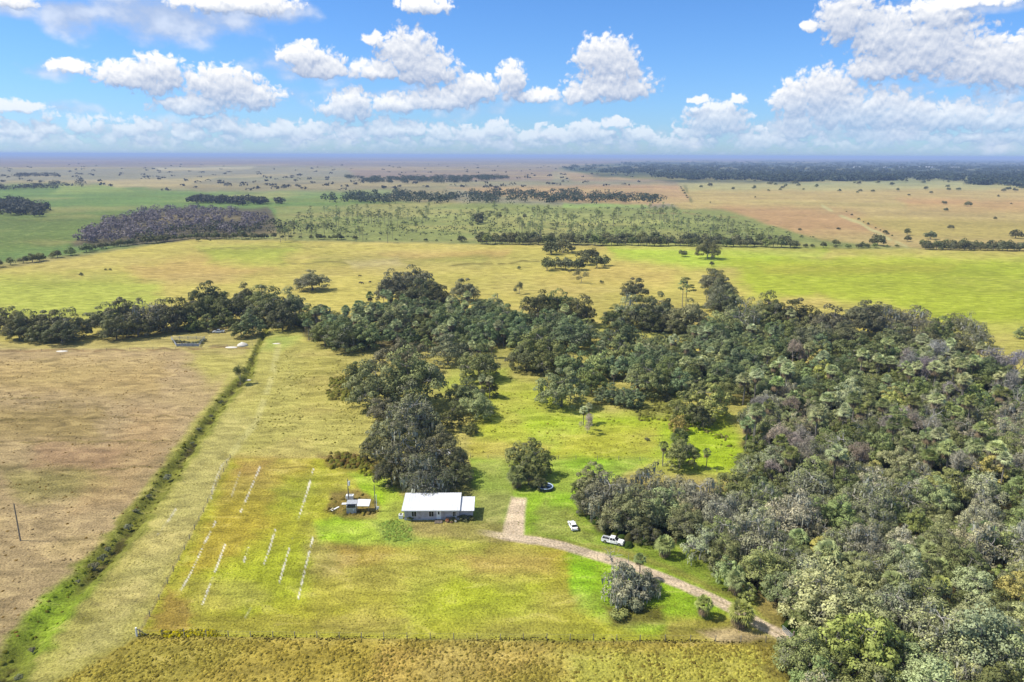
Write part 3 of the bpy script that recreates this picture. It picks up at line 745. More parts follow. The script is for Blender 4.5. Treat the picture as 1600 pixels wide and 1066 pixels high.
def oak_proto(seed, Rr=6.5, H=10.0, boughs=7, lobes=9, leaf=.42, n=75, grey=.12, moss=0, flat=.8, yellow=.1, pale=False, open_=0.0, trunk=True):
    rng = np.random.default_rng(seed)
    p = Proto(); p.R = Rr; p.H = H
    B = [np.array([rng.normal() * .6, rng.normal() * .6, H * .70])]
    for i in range(boughs):
        th = 6.283 * (i + rng.uniform(-.3, .3)) / boughs; r = Rr * rng.uniform(.42, .66)
        B.append(np.array([math.cos(th) * r, math.sin(th) * r, H * rng.uniform(.26, .52)]))
    C = []; RD = []; own = []
    for i, b in enumerate(B):
        br = Rr * (.46 if i == 0 else rng.uniform(.32, .45))
        for k in range(lobes):
            d = unit(rng.normal(size=3)); d[2] = abs(d[2]) * 1.35 - .5; d = unit(d)
            if rng.random() < open_: continue
            C.append(b + d * br * np.array([1, 1, .95]) * rng.uniform(.75, 1.12)); RD.append(rng.uniform(.13, .26) * Rr); own.append(i)
    for k in range(int(boughs * 2.2)):                               # low outer foliage that hangs towards the ground
        th = rng.uniform(0, 6.283); r = Rr * rng.uniform(.62, .92)
        C.append(np.array([math.cos(th) * r, math.sin(th) * r, H * rng.uniform(.12, .30)])); RD.append(rng.uniform(.13, .2) * Rr); own.append(int(rng.integers(1, boughs)))
    C = np.array(C); RD = np.array(RD); C[:, 2] = np.maximum(C[:, 2], .9)
    V, q, t = leaf_cloud(C, RD, n, leaf, rng, flat=flat, grey=grey, yellow=yellow)
    p.crown = mesh_np('crown', V, quads=q, mats=[M['leaf']], tint=t); set_normals(p.crown, LAST_N)
    m = MB(); base = np.array([0, 0, -.3]); fork = np.array([rng.normal() * .3, rng.normal() * .3, H * .26])
    m.tube([base, base * .5 + fork * .5 + np.array([.15, 0, 0]), fork], [.06 * Rr, .045 * Rr, .04 * Rr], 7)
    for i, b in enumerate(B):
        m.tube(limb_path(rng, fork, b, .4), [.034 * Rr, .026 * Rr, .018 * Rr, .012 * Rr], 5)
        for k in [k for k in range(len(C)) if own[k] == i][:6 if pale else 4]:
            e = C[k] + unit(C[k] - b) * RD[k] * (1.0 if pale else .75)
            m.tube(limb_path(rng, b, e, .25), [.012 * Rr, .009 * Rr, .007 * Rr, .003 * Rr], 4, cap=False)
    p.trunk = mesh_np('trunk', m.V, faces=m.F, mats=[M['palebark' if pale else 'bark']])
    p.extra = []
    if moss:
        k = rng.integers(0, len(C), moss)
        d = unit(rng.normal(size=(moss, 3))); c = C[k] + d * RD[k][:, None] * np.array([.9, .9, .3]); c[:, 2] -= RD[k] * .3
        ln = rng.uniform(.5, 1.9, moss); wd = rng.uniform(.12, .34, moss); th = rng.uniform(0, 6.28, moss)
        a = np.stack([np.cos(th), np.sin(th), th * 0], 1) * wd[:, None]; dn = np.stack([ln * 0 + rng.normal(size=moss) * .15, rng.normal(size=moss) * .15, -ln], 1)
        V = np.stack([c - a, c + a, c + a * .25 + dn, c - a * .25 + dn], 1).reshape(-1, 3)
        V[:, 2] = np.maximum(V[:, 2], .1)
        p.extra = [('moss_foliage', mesh_np('moss_foliage', V, quads=(np.arange(moss) * 4)[:, None] + np.arange(4)[None], mats=[M['moss']]))]
    return p

def bare_proto(seed, Rr=5.0, H=10.0, white=False, dense=1.0):
    rng = np.random.default_rng(seed); p = Proto(); p.R = Rr; p.H = H
    m = MB(); ends = []
    def grow(a, d, ln, r, lv):
        b = a + d * ln; mid = (a + b) / 2 + rng.normal(size=3) * ln * .07
        m.tube([a, mid, b], [r, r * .8, r * .6], 5 if lv < 2 else 3, cap=False)
        if lv >= (3 if white else 4): ends.append(b); return
        for k in range(rng.integers(2, 4) if lv else 4):
            nd = unit(d * .9 + rng.normal(size=3) * (.62 if lv else .75) + np.array([0, 0, .12])); nd[2] = max(nd[2], -.1)
            grow(b, unit(nd), ln * rng.uniform(.6, .85), r * .58, lv + 1)
    grow(np.array([0, 0, -.3]), unit(np.array([.08, .05, 1.0])), H * .30, .045 * Rr, 0)
    V = np.array(m.V); k = np.percentile(np.hypot(V[:, 0], V[:, 1]), 98); V[:, :2] *= Rr / k; V[:, 2] *= H / V[:, 2].max()
    E = np.array(ends); E[:, :2] *= Rr / k; E[:, 2] *= H / np.array(m.V)[:, 2].max()
    p.trunk = mesh_np('trunk', V, faces=m.F, mats=[M['palebark' if white else 'twig']])
    if white: p.crown = None; p.extra = []; return p
    V, q, t = leaf_cloud(E, np.full(len(E), Rr * .22), int(26 * dense), 1.3, rng, flat=.9, aspect=.09, outward=.2, yellow=0, low=-1)
    p.crown = mesh_np('crown', V, quads=q, mats=[M['leaf']], tint=t); p.extra = []
    return p

def pine_proto(seed, H=15.0, Rr=3.2, n=60, leaf=.55):
    rng = np.random.default_rng(seed); p = Proto(); p.R = Rr; p.H = H
    C = []; RD = []; m = MB()
    top = np.array([rng.normal() * .5, rng.normal() * .5, H * .93])
    m.tube([(0, 0, -.3), (.1, 0, H * .5), top], [.2, .15, .07], 6)
    for i in range(13):
        f = rng.uniform(.52, 1.0); th = rng.uniform(0, 6.28); r = Rr * (1.08 - f) * 1.6 * rng.uniform(.6, 1.0) + .3
        c = np.array([math.cos(th) * r, math.sin(th) * r, H * f * .96]); C.append(c); RD.append(rng.uniform(.7, 1.25))
        m.tube([np.array([0, 0, c[2] - .6]), c], [.06, .03], 4, cap=False)
    V, q, t = leaf_cloud(np.array(C), np.array(RD), n, leaf, rng, flat=.5, aspect=.5, yellow=.1)
    p.crown = mesh_np('crown', V, quads=q, mats=[M['leaf']], tint=t)
    p.trunk = mesh_np('trunk', m.V, faces=m.F, mats=[M['bark']]); p.extra = []
    return p

def palm_proto(seed, H=8.0, skirt=True, fronds=46, Rr=2.3, blades=9):
    rng = np.random.default_rng(seed); p = Proto(); p.R = Rr; p.H = H + 1.6
    V = []; q = []; T = []; V2 = []; q2 = []
    def frond(el, th, dead):
        d = np.array([math.cos(th) * math.cos(el), math.sin(th) * math.cos(el), math.sin(el)])
        c = np.array([0, 0, H]); hub = c + d * Rr * .52; hub[2] -= .12 * Rr * math.cos(el)
        side = unit(np.cross(d, (0, 0, 1.0))); up = np.cross(side, d)
        tone = rng.uniform(.75, 1.25); yl = rng.uniform(.2, .9) if rng.random() < .2 else 0
        Vx, qx = (V2, q2) if dead else (V, q)
        k = len(Vx); w = .035
        Vx += [c - side * w, c + side * w, hub + side * w, hub - side * w]; qx.append((k, k + 1, k + 2, k + 3))
        if not dead: T.extend([(tone * .9, .5, 0)] * 4)
        for i in range(blades):
            ang = (i / (blades - 1) - .5) * 2.9
            bd = unit(d * math.cos(ang) + side * math.sin(ang) + up * .12 * math.cos(ang * 2))
            ln = Rr * .55 * rng.uniform(.8, 1.1) * (1 - .18 * abs(ang)); mid = hub + bd * ln * .55; tip = hub + bd * ln + np.array([0, 0, -1]) * ln * (.35 if not dead else .7)
            s = unit(np.cross(bd, up)) * .10 * Rr * .42
            k = len(Vx); Vx += [hub, mid - s, tip, mid + s]; qx.append((k, k + 1, k + 2, k + 3))
            if not dead: T.extend([(tone * rng.uniform(.85, 1.15), yl, 0)] * 4)
    for i in range(fronds): frond(math.asin(rng.uniform(-.45, 1.0)), rng.uniform(0, 6.28), False)
    if skirt:
        for i in range(16): frond(-rng.uniform(.8, 1.35), rng.uniform(0, 6.28), True)
    p.crown = mesh_np('crown', V, quads=q, mats=[M['leaf']], tint=np.array(T))
    m = MB(); m.tube([(0, 0, -.3), (rng.normal() * .1, rng.normal() * .1, H * .5), (0, 0, H)], [.24, .19, .22], 8)
    p.trunk = mesh_np('trunk', m.V, faces=m.F, mats=[M['bark']])
    p.extra = [('dead_fronds', mesh_np('dead_fronds', V2, quads=q2, mats=[M['brown']]))] if skirt else []
    return p

def small_proto(seed, Rr=5.0, H=7.5, lobes=16, n=46, leaf=.95, flat=.9):
    """a far tree: one mesh, crown and stem together"""
    rng = np.random.default_rng(seed); p = Proto(); p.R = Rr; p.H = H
    th = rng.uniform(0, 6.28, lobes); r = Rr * np.sqrt(rng.uniform(0, .55, lobes)); z = H * (.78 - .38 * (r / Rr) ** 2 * 1.6) * rng.uniform(.62, 1.0, lobes)
    C = np.stack([np.cos(th) * r, np.sin(th) * r, z], 1)
    V, q, t = leaf_cloud(C, rng.uniform(.26, .42, lobes) * Rr, n, leaf, rng, flat=flat, yellow=.06, low=-.7)
    m = MB(); m.tube([(0, 0, -.3), (.1, 0, H * .5)], [.3, .15], 5)
    Vm = np.array(m.V); k = len(V); me = bpy.data.meshes.new('far_tree')
    allV = np.concatenate([V, Vm]); quads = np.concatenate([q, np.array([f for f in m.F if len(f) == 4]) + k])
    mi = np.zeros(len(quads), int); mi[len(q):] = 1
    p.crown = mesh_np('tree', allV, quads=quads, mats=[M['leaf'], M['bark']], tint=np.concatenate([t, np.ones((len(Vm), 3)) * [1, 0, 0]]), mat_idx=mi)
    p.trunk = None; p.extra = []
    return p

def shrub_proto(seed, Rr=1.5, H=1.5, lobes=9, n=70, leaf=.28):
    return small_proto(seed, Rr, H, lobes, n, leaf, .8)

PR = {
 'oak': [oak_proto(100 + i, Rr=6.5, H=9.5 + (i % 3) * .8, boughs=6 + i % 3, lobes=10, leaf=.40, n=105, grey=.14) for i in range(6)],
 'mossy': [oak_proto(200 + i, Rr=6.5, H=10.5, boughs=7, lobes=10, leaf=.34, n=80, grey=.55, moss=420, pale=True, open_=.1, yellow=.16) for i in range(4)],
 'broad': [oak_proto(300 + i, Rr=5.0, H=9.0 + i % 2, boughs=6, lobes=9, leaf=.40, n=85, grey=.03, yellow=.22) for i in range(4)],
 'ragged': [oak_proto(450 + i, Rr=6.0, H=9.0, boughs=6, lobes=9, leaf=.42, n=55, grey=.4, moss=900, pale=True, open_=.22, yellow=.3) for i in range(2)],
 'open': [oak_proto(400 + i, Rr=5.5, H=10.5, boughs=8, lobes=7, leaf=.36, n=60, grey=.15, open_=.3, pale=True, moss=120) for i in range(3)],
 'bare': [bare_proto(500 + i, 4.6, 9.5) for i in range(3)],
 'dead': [bare_proto(520 + i, 4.0, 11.0, white=True) for i in range(2)],
 'pine': [pine_proto(600 + i) for i in range(4)],
 'palm': [palm_proto(700 + i, H=7.0 + i * .8) for i in range(4)],
 'lowpalm': [palm_proto(720 + i, H=3.2 + i * .5, fronds=64, Rr=2.5) for i in range(2)],
 'far': [small_proto(800 + i, lobes=13 + 2 * i) for i in range(5)],
 'shrub': [shrub_proto(850 + i) for i in range(4)],
}
KINDNAME = {'oak': ('live_oak', 'oak tree'), 'mossy': ('live_oak', 'oak tree'), 'broad': ('broadleaf_tree', 'tree'), 'open': ('broadleaf_tree', 'tree'), 'ragged': ('storm_worn_oak', 'oak tree'), 'bare': ('bare_tree', 'bare tree'),
            'dead': ('dead_tree', 'dead tree'), 'pine': ('pine_tree', 'pine'), 'palm': ('cabbage_palm', 'palm tree'), 'lowpalm': ('young_palm', 'palm tree'), 'far': ('hedgerow_tree', 'tree'), 'shrub': ('shrub', 'shrub')}
TINT = {  # albedo of the leaves and the words for it
 'D': ((.155, .162, .070), 'dark'), 'G': ((.285, .32, .130), 'grey-green'), 'g': ((.200, .228, .080), 'deep green'), 'L': ((.305, .365, .150), 'light green'), 'B': ((.185, .240, .110), 'blue-green'),
 'M': ((.45, .435, .27), 'moss-grey'), 'Y': ((.35, .39, .11), 'yellow-green'), 'O': ((.50, .43, .13), 'golden'), 'K': ((.225, .225, .122), 'brownish'),
 'V': ((.34, .31, .31), 'pale leafless'), 'P': ((.36, .31, .25), 'pinkish leafless'), 'S': ((.41, .445, .225), 'silvery green')}
TREES = []
CLEAR = [(*G(895, 826)[:2], 4, 4), (*G(958, 850)[:2], 4, 4), (*G(852, 764)[:2], 3, 3)] + [(*G(a, b)[:2], 1.5, 1.5) for a, b, _ in DRIVE[3:-1]]

_pc = {}
def put_tree(x, y, kind, scale, tint, label=None, group=None, z=0.0, sz=None):
    i = _pc.get(kind, 0); _pc[kind] = i + 1
    p = PR[kind][i % len(PR[kind])]
    nm, cat = KINDNAME[kind]
    c = TINT[tint][0]
    j = RNG.uniform(.74, 1.30); col = (c[0] * j * RNG.uniform(.92, 1.08), c[1] * j, c[2] * j * RNG.uniform(.85, 1.15), 1)
    rz = RNG.uniform(0, 6.283); s3 = (scale * RNG.uniform(.94, 1.06), scale * RNG.uniform(.94, 1.06), (sz or scale) * RNG.uniform(.92, 1.1))
    if p.trunk is None:
        o = link(nm, p.crown, None, (x, y, z), rz, s3); o.color = col
    else:
        o = link(nm, None, None, (x, y, z), rz, s3); o.empty_display_size = .5
        tk = link('trunk', p.trunk, o)
        if p.crown is not None:
            cr = link('crown', p.crown, o); cr.color = col
        for en, em in p.extra: link(en, em, o)
    tag(o, label, cat, group)
    TREES.append(dict(o=o, x=x, y=y, kind=kind, tint=tint, r=p.R * scale, label=label))
    return o

def solve(cx, cy, w, kind, hfac=.55):
    """crown centre and width in the photograph -> foot and scale"""
    p = PR[kind][0]; z = 3.0
    for _ in range(8):
        P = G(cx, cy, z); dep = -((P - np.array([0, 0, CAM_H])) @ CR)[2]
        sc = w * dep / F_PX / (2 * p.R); z = hfac * p.H * sc
    return P[0], P[1], sc

def T(cx, cy, w, kind='oak', tint='G', label=None, group=None):
    hf = {'palm': .86, 'lowpalm': .75, 'pine': .75, 'dead': .5}.get(kind, .52)
    if kind in ('oak', 'mossy', 'broad') and cy > 400 and w > 20: w *= 1.1
    x, y, sc = solve(cx, cy, w, kind, hf)
    sz = None
    if kind in ('palm', 'pine'): sz = min(sc, 1.15)
    if label and label.startswith('lone wide oak'): sz = sc * .68
    return put_tree(x, y, kind, sc, tint, label, group, sz=sz)

def row(pts, step, kind, tint, w, jit=.3, wj=.25):
    """trees along a traced line; w = width in pixels at the line"""
    for i in range(len(pts) - 1):
        (x0, y0), (x1, y1) = pts[i], pts[i + 1]
        n = max(1, int(math.hypot(x1 - x0, y1 - y0) / step))
        for k in range(n):
            f = (k + RNG.uniform(-jit, jit) + .5) / n
            ww = w * RNG.uniform(1 - wj, 1 + wj)
            T(x0 + (x1 - x0) * f, y0 + (y1 - y0) * f - ww * .22, ww, kind, random.choice(tint))

def inside(px, py, poly):
    return poly_sd(np.array([float(px)]), np.array([float(py)]), poly)[0] > 0

def fill(poly, spacing, chooser, zc=6.0, clash=.62, tries=4000, limit=400):
    """fill an outline of canopy with trees that keep their distance"""
    W_ = np.array([G(a, b, zc)[:2] for a, b in poly])
    lo, hi = W_.min(0), W_.max(0); n = 0; fails = 0
    while fails < tries and n < limit:
        x, y = RNG.uniform(lo[0], hi[0]), RNG.uniform(lo[1], hi[1])
        u, v, ok = proj(np.array([[x, y, zc]]))
        if not inside(u[0], v[0], poly): fails += .2; continue
        if u[0] < -60 or u[0] > 1690 or v[0] > 1190: fails += .2; continue
        k, t, r = chooser(u[0], v[0])
        r = r * RNG.uniform(.70, 1.32)
        if any(abs(x - cx_) < rx_ + r and abs(y - cy_) < ry_ + r for cx_, cy_, rx_, ry_ in CLEAR): fails += 1; continue
        if any((q['x'] - x) ** 2 + (q['y'] - y) ** 2 < ((r + q['r']) * clash) ** 2 for q in TREES): fails += 1; continue
        put_tree(x, y, k, r / PR[k][0].R, t, sz=min(r / PR[k][0].R, 1.15) if k == 'palm' else None); n += 1; fails = 0
    return n

# ------------------------------------------------------------------ trees that stand out, traced one by one
# grove behind the house
for a in [(564,578,50,'broad','g'),(629,556,70,'oak','K'),(584,604,82,'oak','G'),(645,596,92,'oak','G'),(700,546,56,'oak','K'),(749,566,66,'oak','G'),(726,614,62,'oak','g'),(744,632,52,'oak','G'),
          (706,648,42,'broad','D'),(736,668,22,'broad','g'),(645,646,84,'mossy','K'),(606,672,58,'oak','K'),(668,664,46,'oak','K'),(586,700,44,'oak','D'),(640,706,94,'mossy','K'),(703,716,62,'oak','K'),
          (612,736,56,'oak','D'),(668,740,76,'mossy','K'),(714,738,46,'oak','D'),(600,640,44,'oak','K'),(765,607,26,'broad','D'),(690,690,50,'oak','K')]: T(*a)
for a in [(768,536,15),(737,541,15),(753,596,15),(765,600,15),(748,544,13)]: T(*a, 'palm', 'S')
# beside the house drive
T(838,720,50,'broad','g','bushy dark green tree behind the round pool'); T(812,712,42,'broad','G','grey-green tree among palms beside the parking pad')
T(808,738,36,'lowpalm','g','low full palm at the foot of the tree by the parking pad'); T(842,752,26,'broad','D','low dark bush touching the round pool')
T(830,700,34,'broad','G','upper tree of the clump behind the parking pad')
T(826,738,30,'lowpalm','g','second low palm in the clump by the round pool')
# middle glade
T(877,604,78,'oak','G','big round grey-green oak at the far edge of the bright glade'); T(925,592,46,'broad','g'); T(898,572,52,'broad','L')
T(912,640,16,'palm','S','tall palm with round head behind the small bare tree in the glade'); T(920,640,14,'palm','S','palm leaning beside its twin behind the small bare tree')
T(918,662,28,'bare','P','small leafless tree standing alone in the bright glade')
T(1011,686,9,'shrub','K','narrow stump overgrown with brush alone in the glade')
T(1061,662,30,'broad','O','golden small tree above the dark palms in the glade'); T(1062,681,32,'lowpalm','g','dark palm below the golden small tree')
T(1063,708,50,'broad','g','bushy green tree at the near edge of the glade'); T(1037,702,18,'palm','g','palm on the pool side of the bushy glade tree')
T(1086,708,16,'palm','g','palm on the forest side of the bushy glade tree'); T(1105,706,17,'palm','g','slim palm standing free near the forest corner of the glade')
T(1075,700,24,'broad','G')
T(1041,622,14,'broad','D','small dark round bush at the back corner of the glade')
T(1071,636,46,'broad','g'); T(1111,626,60,'broad','Y','broad yellow-green tree at the back corner of the glade'); T(1087,604,38,'broad','G'); T(1098,650,36,'broad','D')
T(960,586,15,'palm','S','palm with grey trunk, first of three above the bright thicket'); T(987,586,16,'palm','S','tallest palm with bare trunk above the bright thicket'); T(998,600,15,'palm','S','lowest palm of three above the bright thicket')
for a in [(958,612,34),(975,622,28),(990,618,36),(940,618,24)]: T(*a, 'broad', 'B')
for a in [(814,519,50,'oak','B'),(840,543,74,'oak','g'),(822,557,54,'oak','D'),(856,560,60,'oak','g'),(867,506,45,'broad','B'),(895,523,60,'oak','B'),(917,510,22,'broad','Y'),(938,565,50,'broad','G'),(974,531,70,'oak','B'),
          (964,551,52,'broad','G'),(1003,566,62,'oak','B'),(1011,592,66,'oak','g'),(1035,560,50,'oak','B')]: T(*a)
# oaks along the field behind the corral
for a in [(12,500,48),(45,508,52),(78,505,58),(108,510,52),(28,515,40),(95,520,44),(62,518,40)]: T(*a, 'oak', 'D')
for a in [(166,500,52,'oak','D'),(196,490,58,'oak','D'),(234,486,70,'mossy','K'),(268,494,56,'oak','D'),(300,488,58,'oak','D'),(322,460,48,'broad','D'),(330,482,54,'oak','g'),(362,480,60,'oak','D'),(352,497,34,'broad','g'),
          (384,466,44,'oak','D'),(405,468,52,'oak','G'),(430,482,58,'oak','D'),(376,512,32,'broad','g'),(394,504,38,'broad','G'),(440,497,46,'oak','D'),(214,508,46,'oak','D'),(180,512,44,'oak','D'),(455,478,56,'oak','G'),(398,492,40,'oak','D'),(340,462,30,'oak','g'),(300,505,26,'broad','g'),(325,505,26,'broad','g')]: T(*a)
T(488,433,50,'oak','K','lone wide oak standing in the pasture beyond the tree belt')
# tall crowns of the belt
for a in [(646,438,60,'oak','K'),(668,456,52,'oak','D'),(612,452,52,'oak','K'),(726,452,46,'oak','K'),(540,523,62,'oak','g'),(572,524,54,'oak','G'),(768,470,34,'open','G'),(640,462,40,'oak','D'),(683,462,44,'oak','D'),(614,505,52,'oak','D'),
          (700,505,60,'oak','B'),(760,515,56,'oak','B'),(790,500,56,'oak','B'),(500,470,26,'palm','K'),(812,450,18,'bare','K'),(846,462,14,'open','K'),(861,463,9,'far','D'),(845,478,56,'oak','D'),(900,486,56,'oak','D'),(875,480,52,'oak','g')]: T(*a)
for a in [(985,482,58,'open','S'),(992,452,40,'oak','D'),(1002,490,58,'oak','D'),(1030,488,56,'oak','D'),(1077,495,58,'oak','K'),(1050,500,44,'oak','D'),(960,498,36,'oak','g'),(1020,503,40,'oak','D'),(1062,506,40,'oak','D'),(975,505,30,'oak','D')]: T(*a)
T(1075,428,30,'pine','g','lone tall pine in the pasture beside the line of oaks')
T(1068,445,20,'pine','G','shorter thin pine close to the lone tall pine')
for a in [(1106,390,38,'oak','D'),(1112,412,10,'far','D'),(1117,424,14,'far','D'),(1118,436,38,'oak','D'),(1112,444,34,'oak','K'),(1130,452,44,'oak','K'),(1122,470,40,'oak','K'),(1140,466,30,'broad','G'),(1134,478,44,'oak','D'),(1104,462,18,'bare','K'),(1066,395,16,'far','D')]: T(*a)
for a in [(862,386,30),(880,382,34),(855,412,28),(868,411,24),(884,410,30),(902,411,28),(916,404,26),(933,408,28),(945,407,22),(895,388,14),(922,394,26),(908,396,18),(930,398,18)]: T(*a, 'far', 'D')
for a in [(127,428,8),(165,421,5),(172,421,5),(811,418,8),(890,424,7),(940,440,7),(310,374,8),(328,375,4)]: T(*a, 'far', 'D', label='small dark round bush out in the open pasture', group='lone bushes dotted over the pasture')
T(908,431,22,'bare','K')
# ditch bush and big shrubs
T(374,587,26,'bare','g','wispy grey-green bush growing in the ditch below the sand heap')

# ------------------------------------------------------------------ the near side of the wood
T(978,908,80,'ragged','M','storm-worn oak hung with grey moss on the lawn inside the drive bend')
T(960,884,62,'dead','V','bare broken limbs rising from the mossy oak on the lawn')
T(1000,875,22,'palm','L','palm growing up through the mossy oak on the lawn')
T(1004,905,56,'ragged','K','smaller moss-hung oak leaning on the storm-worn one')
T(968,958,34,'shrub','Y','yellow-green shrub at the foot of the mossy oak on the lawn')
T(990,940,40,'shrub','K','low brush around the foot of the mossy oak')
T(1100,944,32,'lowpalm','Y','young palm on the lawn between mossy oak and drive'); T(1159,952,44,'lowpalm','Y','full young palm at the near edge of the drive')
T(1150,908,34,'lowpalm','L','bright palm at the wood edge across the drive'); T(1168,925,26,'broad','Y')
T(1100,828,34,'lowpalm','g','dark palm in the wood edge beyond the drive')
for a in [(928,752,54,'broad','K'),(955,770,88,'mossy','K'),(1008,762,76,'mossy','K'),(918,782,44,'oak','K'),(962,806,56,'oak','K'),(905,760,24,'broad','g'),(990,800,76,'oak','K'),(1030,790,70,'oak','G'),(1052,760,60,'mossy','M'),(1008,828,44,'oak','D'),
          (1095,770,74,'mossy','M'),(1130,800,70,'mossy','M'),(1075,815,60,'oak','G'),(1150,760,60,'oak','g'),(1165,730,44,'open','G'),(1180,830,86,'mossy','M'),(1240,800,76,'mossy','M'),(1130,865,60,'oak','G'),(1190,885,70,'oak','G'),(1232,915,70,'oak','G'),
          (1225,870,60,'mossy','G'),(1285,925,120,'oak','S'),(1345,905,70,'oak','S'),(1258,960,50,'oak','G'),(1350,1000,120,'broad','Y'),(1290,1010,70,'oak','G'),(1310,1045,60,'broad','g'),(1470,985,110,'mossy','S'),(1530,1000,120,'oak','S'),(1440,1040,80,'oak','L'),(1590,1035,80,'oak','S'),
          (1500,1055,80,'mossy','S'),(1395,1060,70,'broad','g'),(1570,960,50,'oak','G')]: T(*a)
T(1590,925,56,'broad','O','large golden tree at the lower corner of the wood'); T(1565,900,34,'broad','Y'); T(1285,856,38,'broad','O','golden crown amid grey mossy oaks near the drive')
T(1470,912,34,'lowpalm','Y'); T(1367,738,34,'broad','O','ochre crown in the middle of the wood'); T(1545,735,44,'broad','O','ochre spreading crown deep in the wood above the mossy oaks'); T(1520,745,30,'broad','Y')
T(1440,820,44,'broad','Y'); T(1398,800,34,'broad','L'); T(1500,830,40,'open','Y')
T(1240,552,34,'bare','P','pinkish leafless crown at the back of the wood'); T(1281,562,30,'broad','O','orange crown beside the pinkish leafless one'); T(1250,570,26,'broad','Y')
T(1412,568,44,'bare','V','pale leafless crown before the long back row of oaks'); T(1462,560,46,'bare','V','lavender-grey leafless crown before the long back row of oaks'); T(1445,585,46,'bare','V'); T(1435,575,50,'bare','V')
T(1552,570,44,'bare','V','pale leafless tree at the pasture end of the wood'); T(1590,575,50,'bare','V'); T(1575,605,46,'bare','V'); T(1590,630,40,'dead','V')
T(1447,664,56,'dead','V','bleached dead tree standing above the palms in the wood')
T(1190,635,36,'bare','P','pinkish leafless crown on the glade side of the wood'); T(1215,690,44,'bare','P','wide pinkish leafless crown above the glade corner'); T(1258,690,36,'bare','P')
T(1270,650,36,'bare','K'); T(1390,670,40,'bare','V'); T(1395,620,34,'broad','O')
T(1530,618,40,'broad','Y'); T(1480,650,40,'broad','Y'); T(1395,628,36,'broad','Y'); T(1345,545,66,'oak','g'); T(1290,585,36,'broad','Y')
for a in [(1130,505,50,'oak','G'),(1165,492,60,'open','G'),(1205,490,56,'oak','D'),(1250,492,66,'oak','D'),(1180,480,34,'open','G'),(1300,505,60,'oak','K'),(1350,500,60,'oak','K'),(1390,500,56,'mossy','K'),(1430,498,56,'mossy','K'),(1370,488,44,'oak','D'),(1340,490,40,'oak','K'),
          (1470,520,46,'broad','g'),(1510,505,50,'open','K'),(1530,520,46,'open','K'),(1490,510,36,'oak','D'),(1500,545,56,'oak','D'),(1445,530,50,'oak','D'),(1400,530,60,'oak','D'),(1595,520,20,'broad','G'),(1320,522,56,'oak','D'),(1270,525,60,'oak','K')]: T(*a)

# ------------------------------------------------------------------ the mass of the wood, tree by tree
def wood(u, v):
    r = RNG.random()
    if v > 900: c = [('oak','S',5.8),('oak','G',5.2),('mossy','S',5.8),('broad','L',4.0),('broad','g',4.2),('mossy','M',5.0)]
    elif v > 740: c = [('mossy','M',5.2),('oak','G',4.8),('mossy','G',5.0),('broad','g',3.6),('oak','G',4.4),('lowpalm','L',2.7),('open','M',4.4),('broad','L',3.4),('mossy','S',5.0),('open','S',4.2),('oak','S',4.4)]
    elif v > 600:
        c = [('palm','L',2.4),('palm','g',2.4),('broad','L',3.8),('oak','G',4.6),('broad','g',4.0),('mossy','M',4.6),('broad','G',3.6),('palm','S',2.4),('broad','B',3.8),('open','G',4.0),('oak','g',4.6),('mossy','G',4.6),('oak','S',4.4),('open','M',4.2),('mossy','M',4.2),('bare','P',3.4)]
    else: c = [('oak','g',5.0),('oak','B',5.0),('broad','g',4.4),('oak','G',5.0),('broad','L',4.2),('palm','S',2.6)]
    return c[int(r * len(c))]
WOOD = [(1180,600),(1215,560),(1300,545),(1400,540),(1500,545),(1560,560),(1660,600),(1680,1180),(1255,1090),(1245,1000),(1225,960),(1195,920),(1150,880),(1100,850),(1040,835),(985,838),(935,812),(905,775),(930,745),(1010,750),(1060,765),(1120,750),(1180,722),(1165,690),(1170,650)]
WOOD_R = [(1140,620),(1130,590),(1075,605),(1030,580),(970,572),(930,560),(935,535),(1000,528),(1080,520),(1110,500),(1160,480),(1210,480),(1300,520),(1300,560),(1200,600)]
n1_ = fill(WOOD, 8, wood, clash=.56, limit=420)
n2_ = fill(WOOD_R, 8, lambda u, v: [('oak','B',5.4),('oak','g',5.0),('broad','G',4.4),('oak','G',5.2),('broad','B',4.4),('palm','S',2.5)][int(RNG.random() * 6)], clash=.50, limit=110)
BELT_C = [(460,480),(500,492),(560,476),(600,460),(660,470),(740,470),(800,480),(870,488),(925,500),(925,520),(880,535),(800,528),(720,535),(620,528),(560,520),(500,525),(468,505)]
n3_ = fill(BELT_C, 8, lambda u, v: [('oak','B',5.4),('palm','S',2.6),('oak','g',5.2),('broad','B',4.6),('palm','B',2.6),('broad','G',4.2)][int(RNG.random() * 6)], clash=.50, limit=150)
print('FILL', n1_, n2_, n3_)

# ------------------------------------------------------------------ hedgerows round the middle pasture
row([(-10,415),(40,408),(100,398),(140,389)], 15, 'far', 'gD', 19)
row([(140,389),(215,379),(300,371),(430,371)], 10, 'far', 'D', 15)
row([(430,371),(560,373)], 16, 'far', 'D', 8, wj=.5); row([(560,374),(715,377)], 22, 'far', 'D', 5, wj=.5)
for a in [(527,368,18),(497,369,14),(722,372,16)]: T(*a, 'far', 'D')
row([(745,378),(860,379),(950,380),(1060,381),(1250,384)], 11, 'far', 'DDDg', 19)
row([(745,374),(900,374),(1060,376),(1230,378)], 16, 'far', 'D', 20)
row([(1250,385),(1330,386),(1410,385)], 15, 'far', 'gD', 9, wj=.5)
for a in [(1372,374,26),(1306,378,14),(1418,362,14),(1418,372,14),(1455,366,20),(1486,354,10),(1588,364,22),(1383,362,10),(1350,382,14)]: T(*a, 'far', 'D')
row([(1440,387),(1520,388),(1660,390)], 8.5, 'far', 'D', 18, wj=.15)
row([(1440,384),(1540,385),(1660,386)], 14, 'far', 'D', 17)
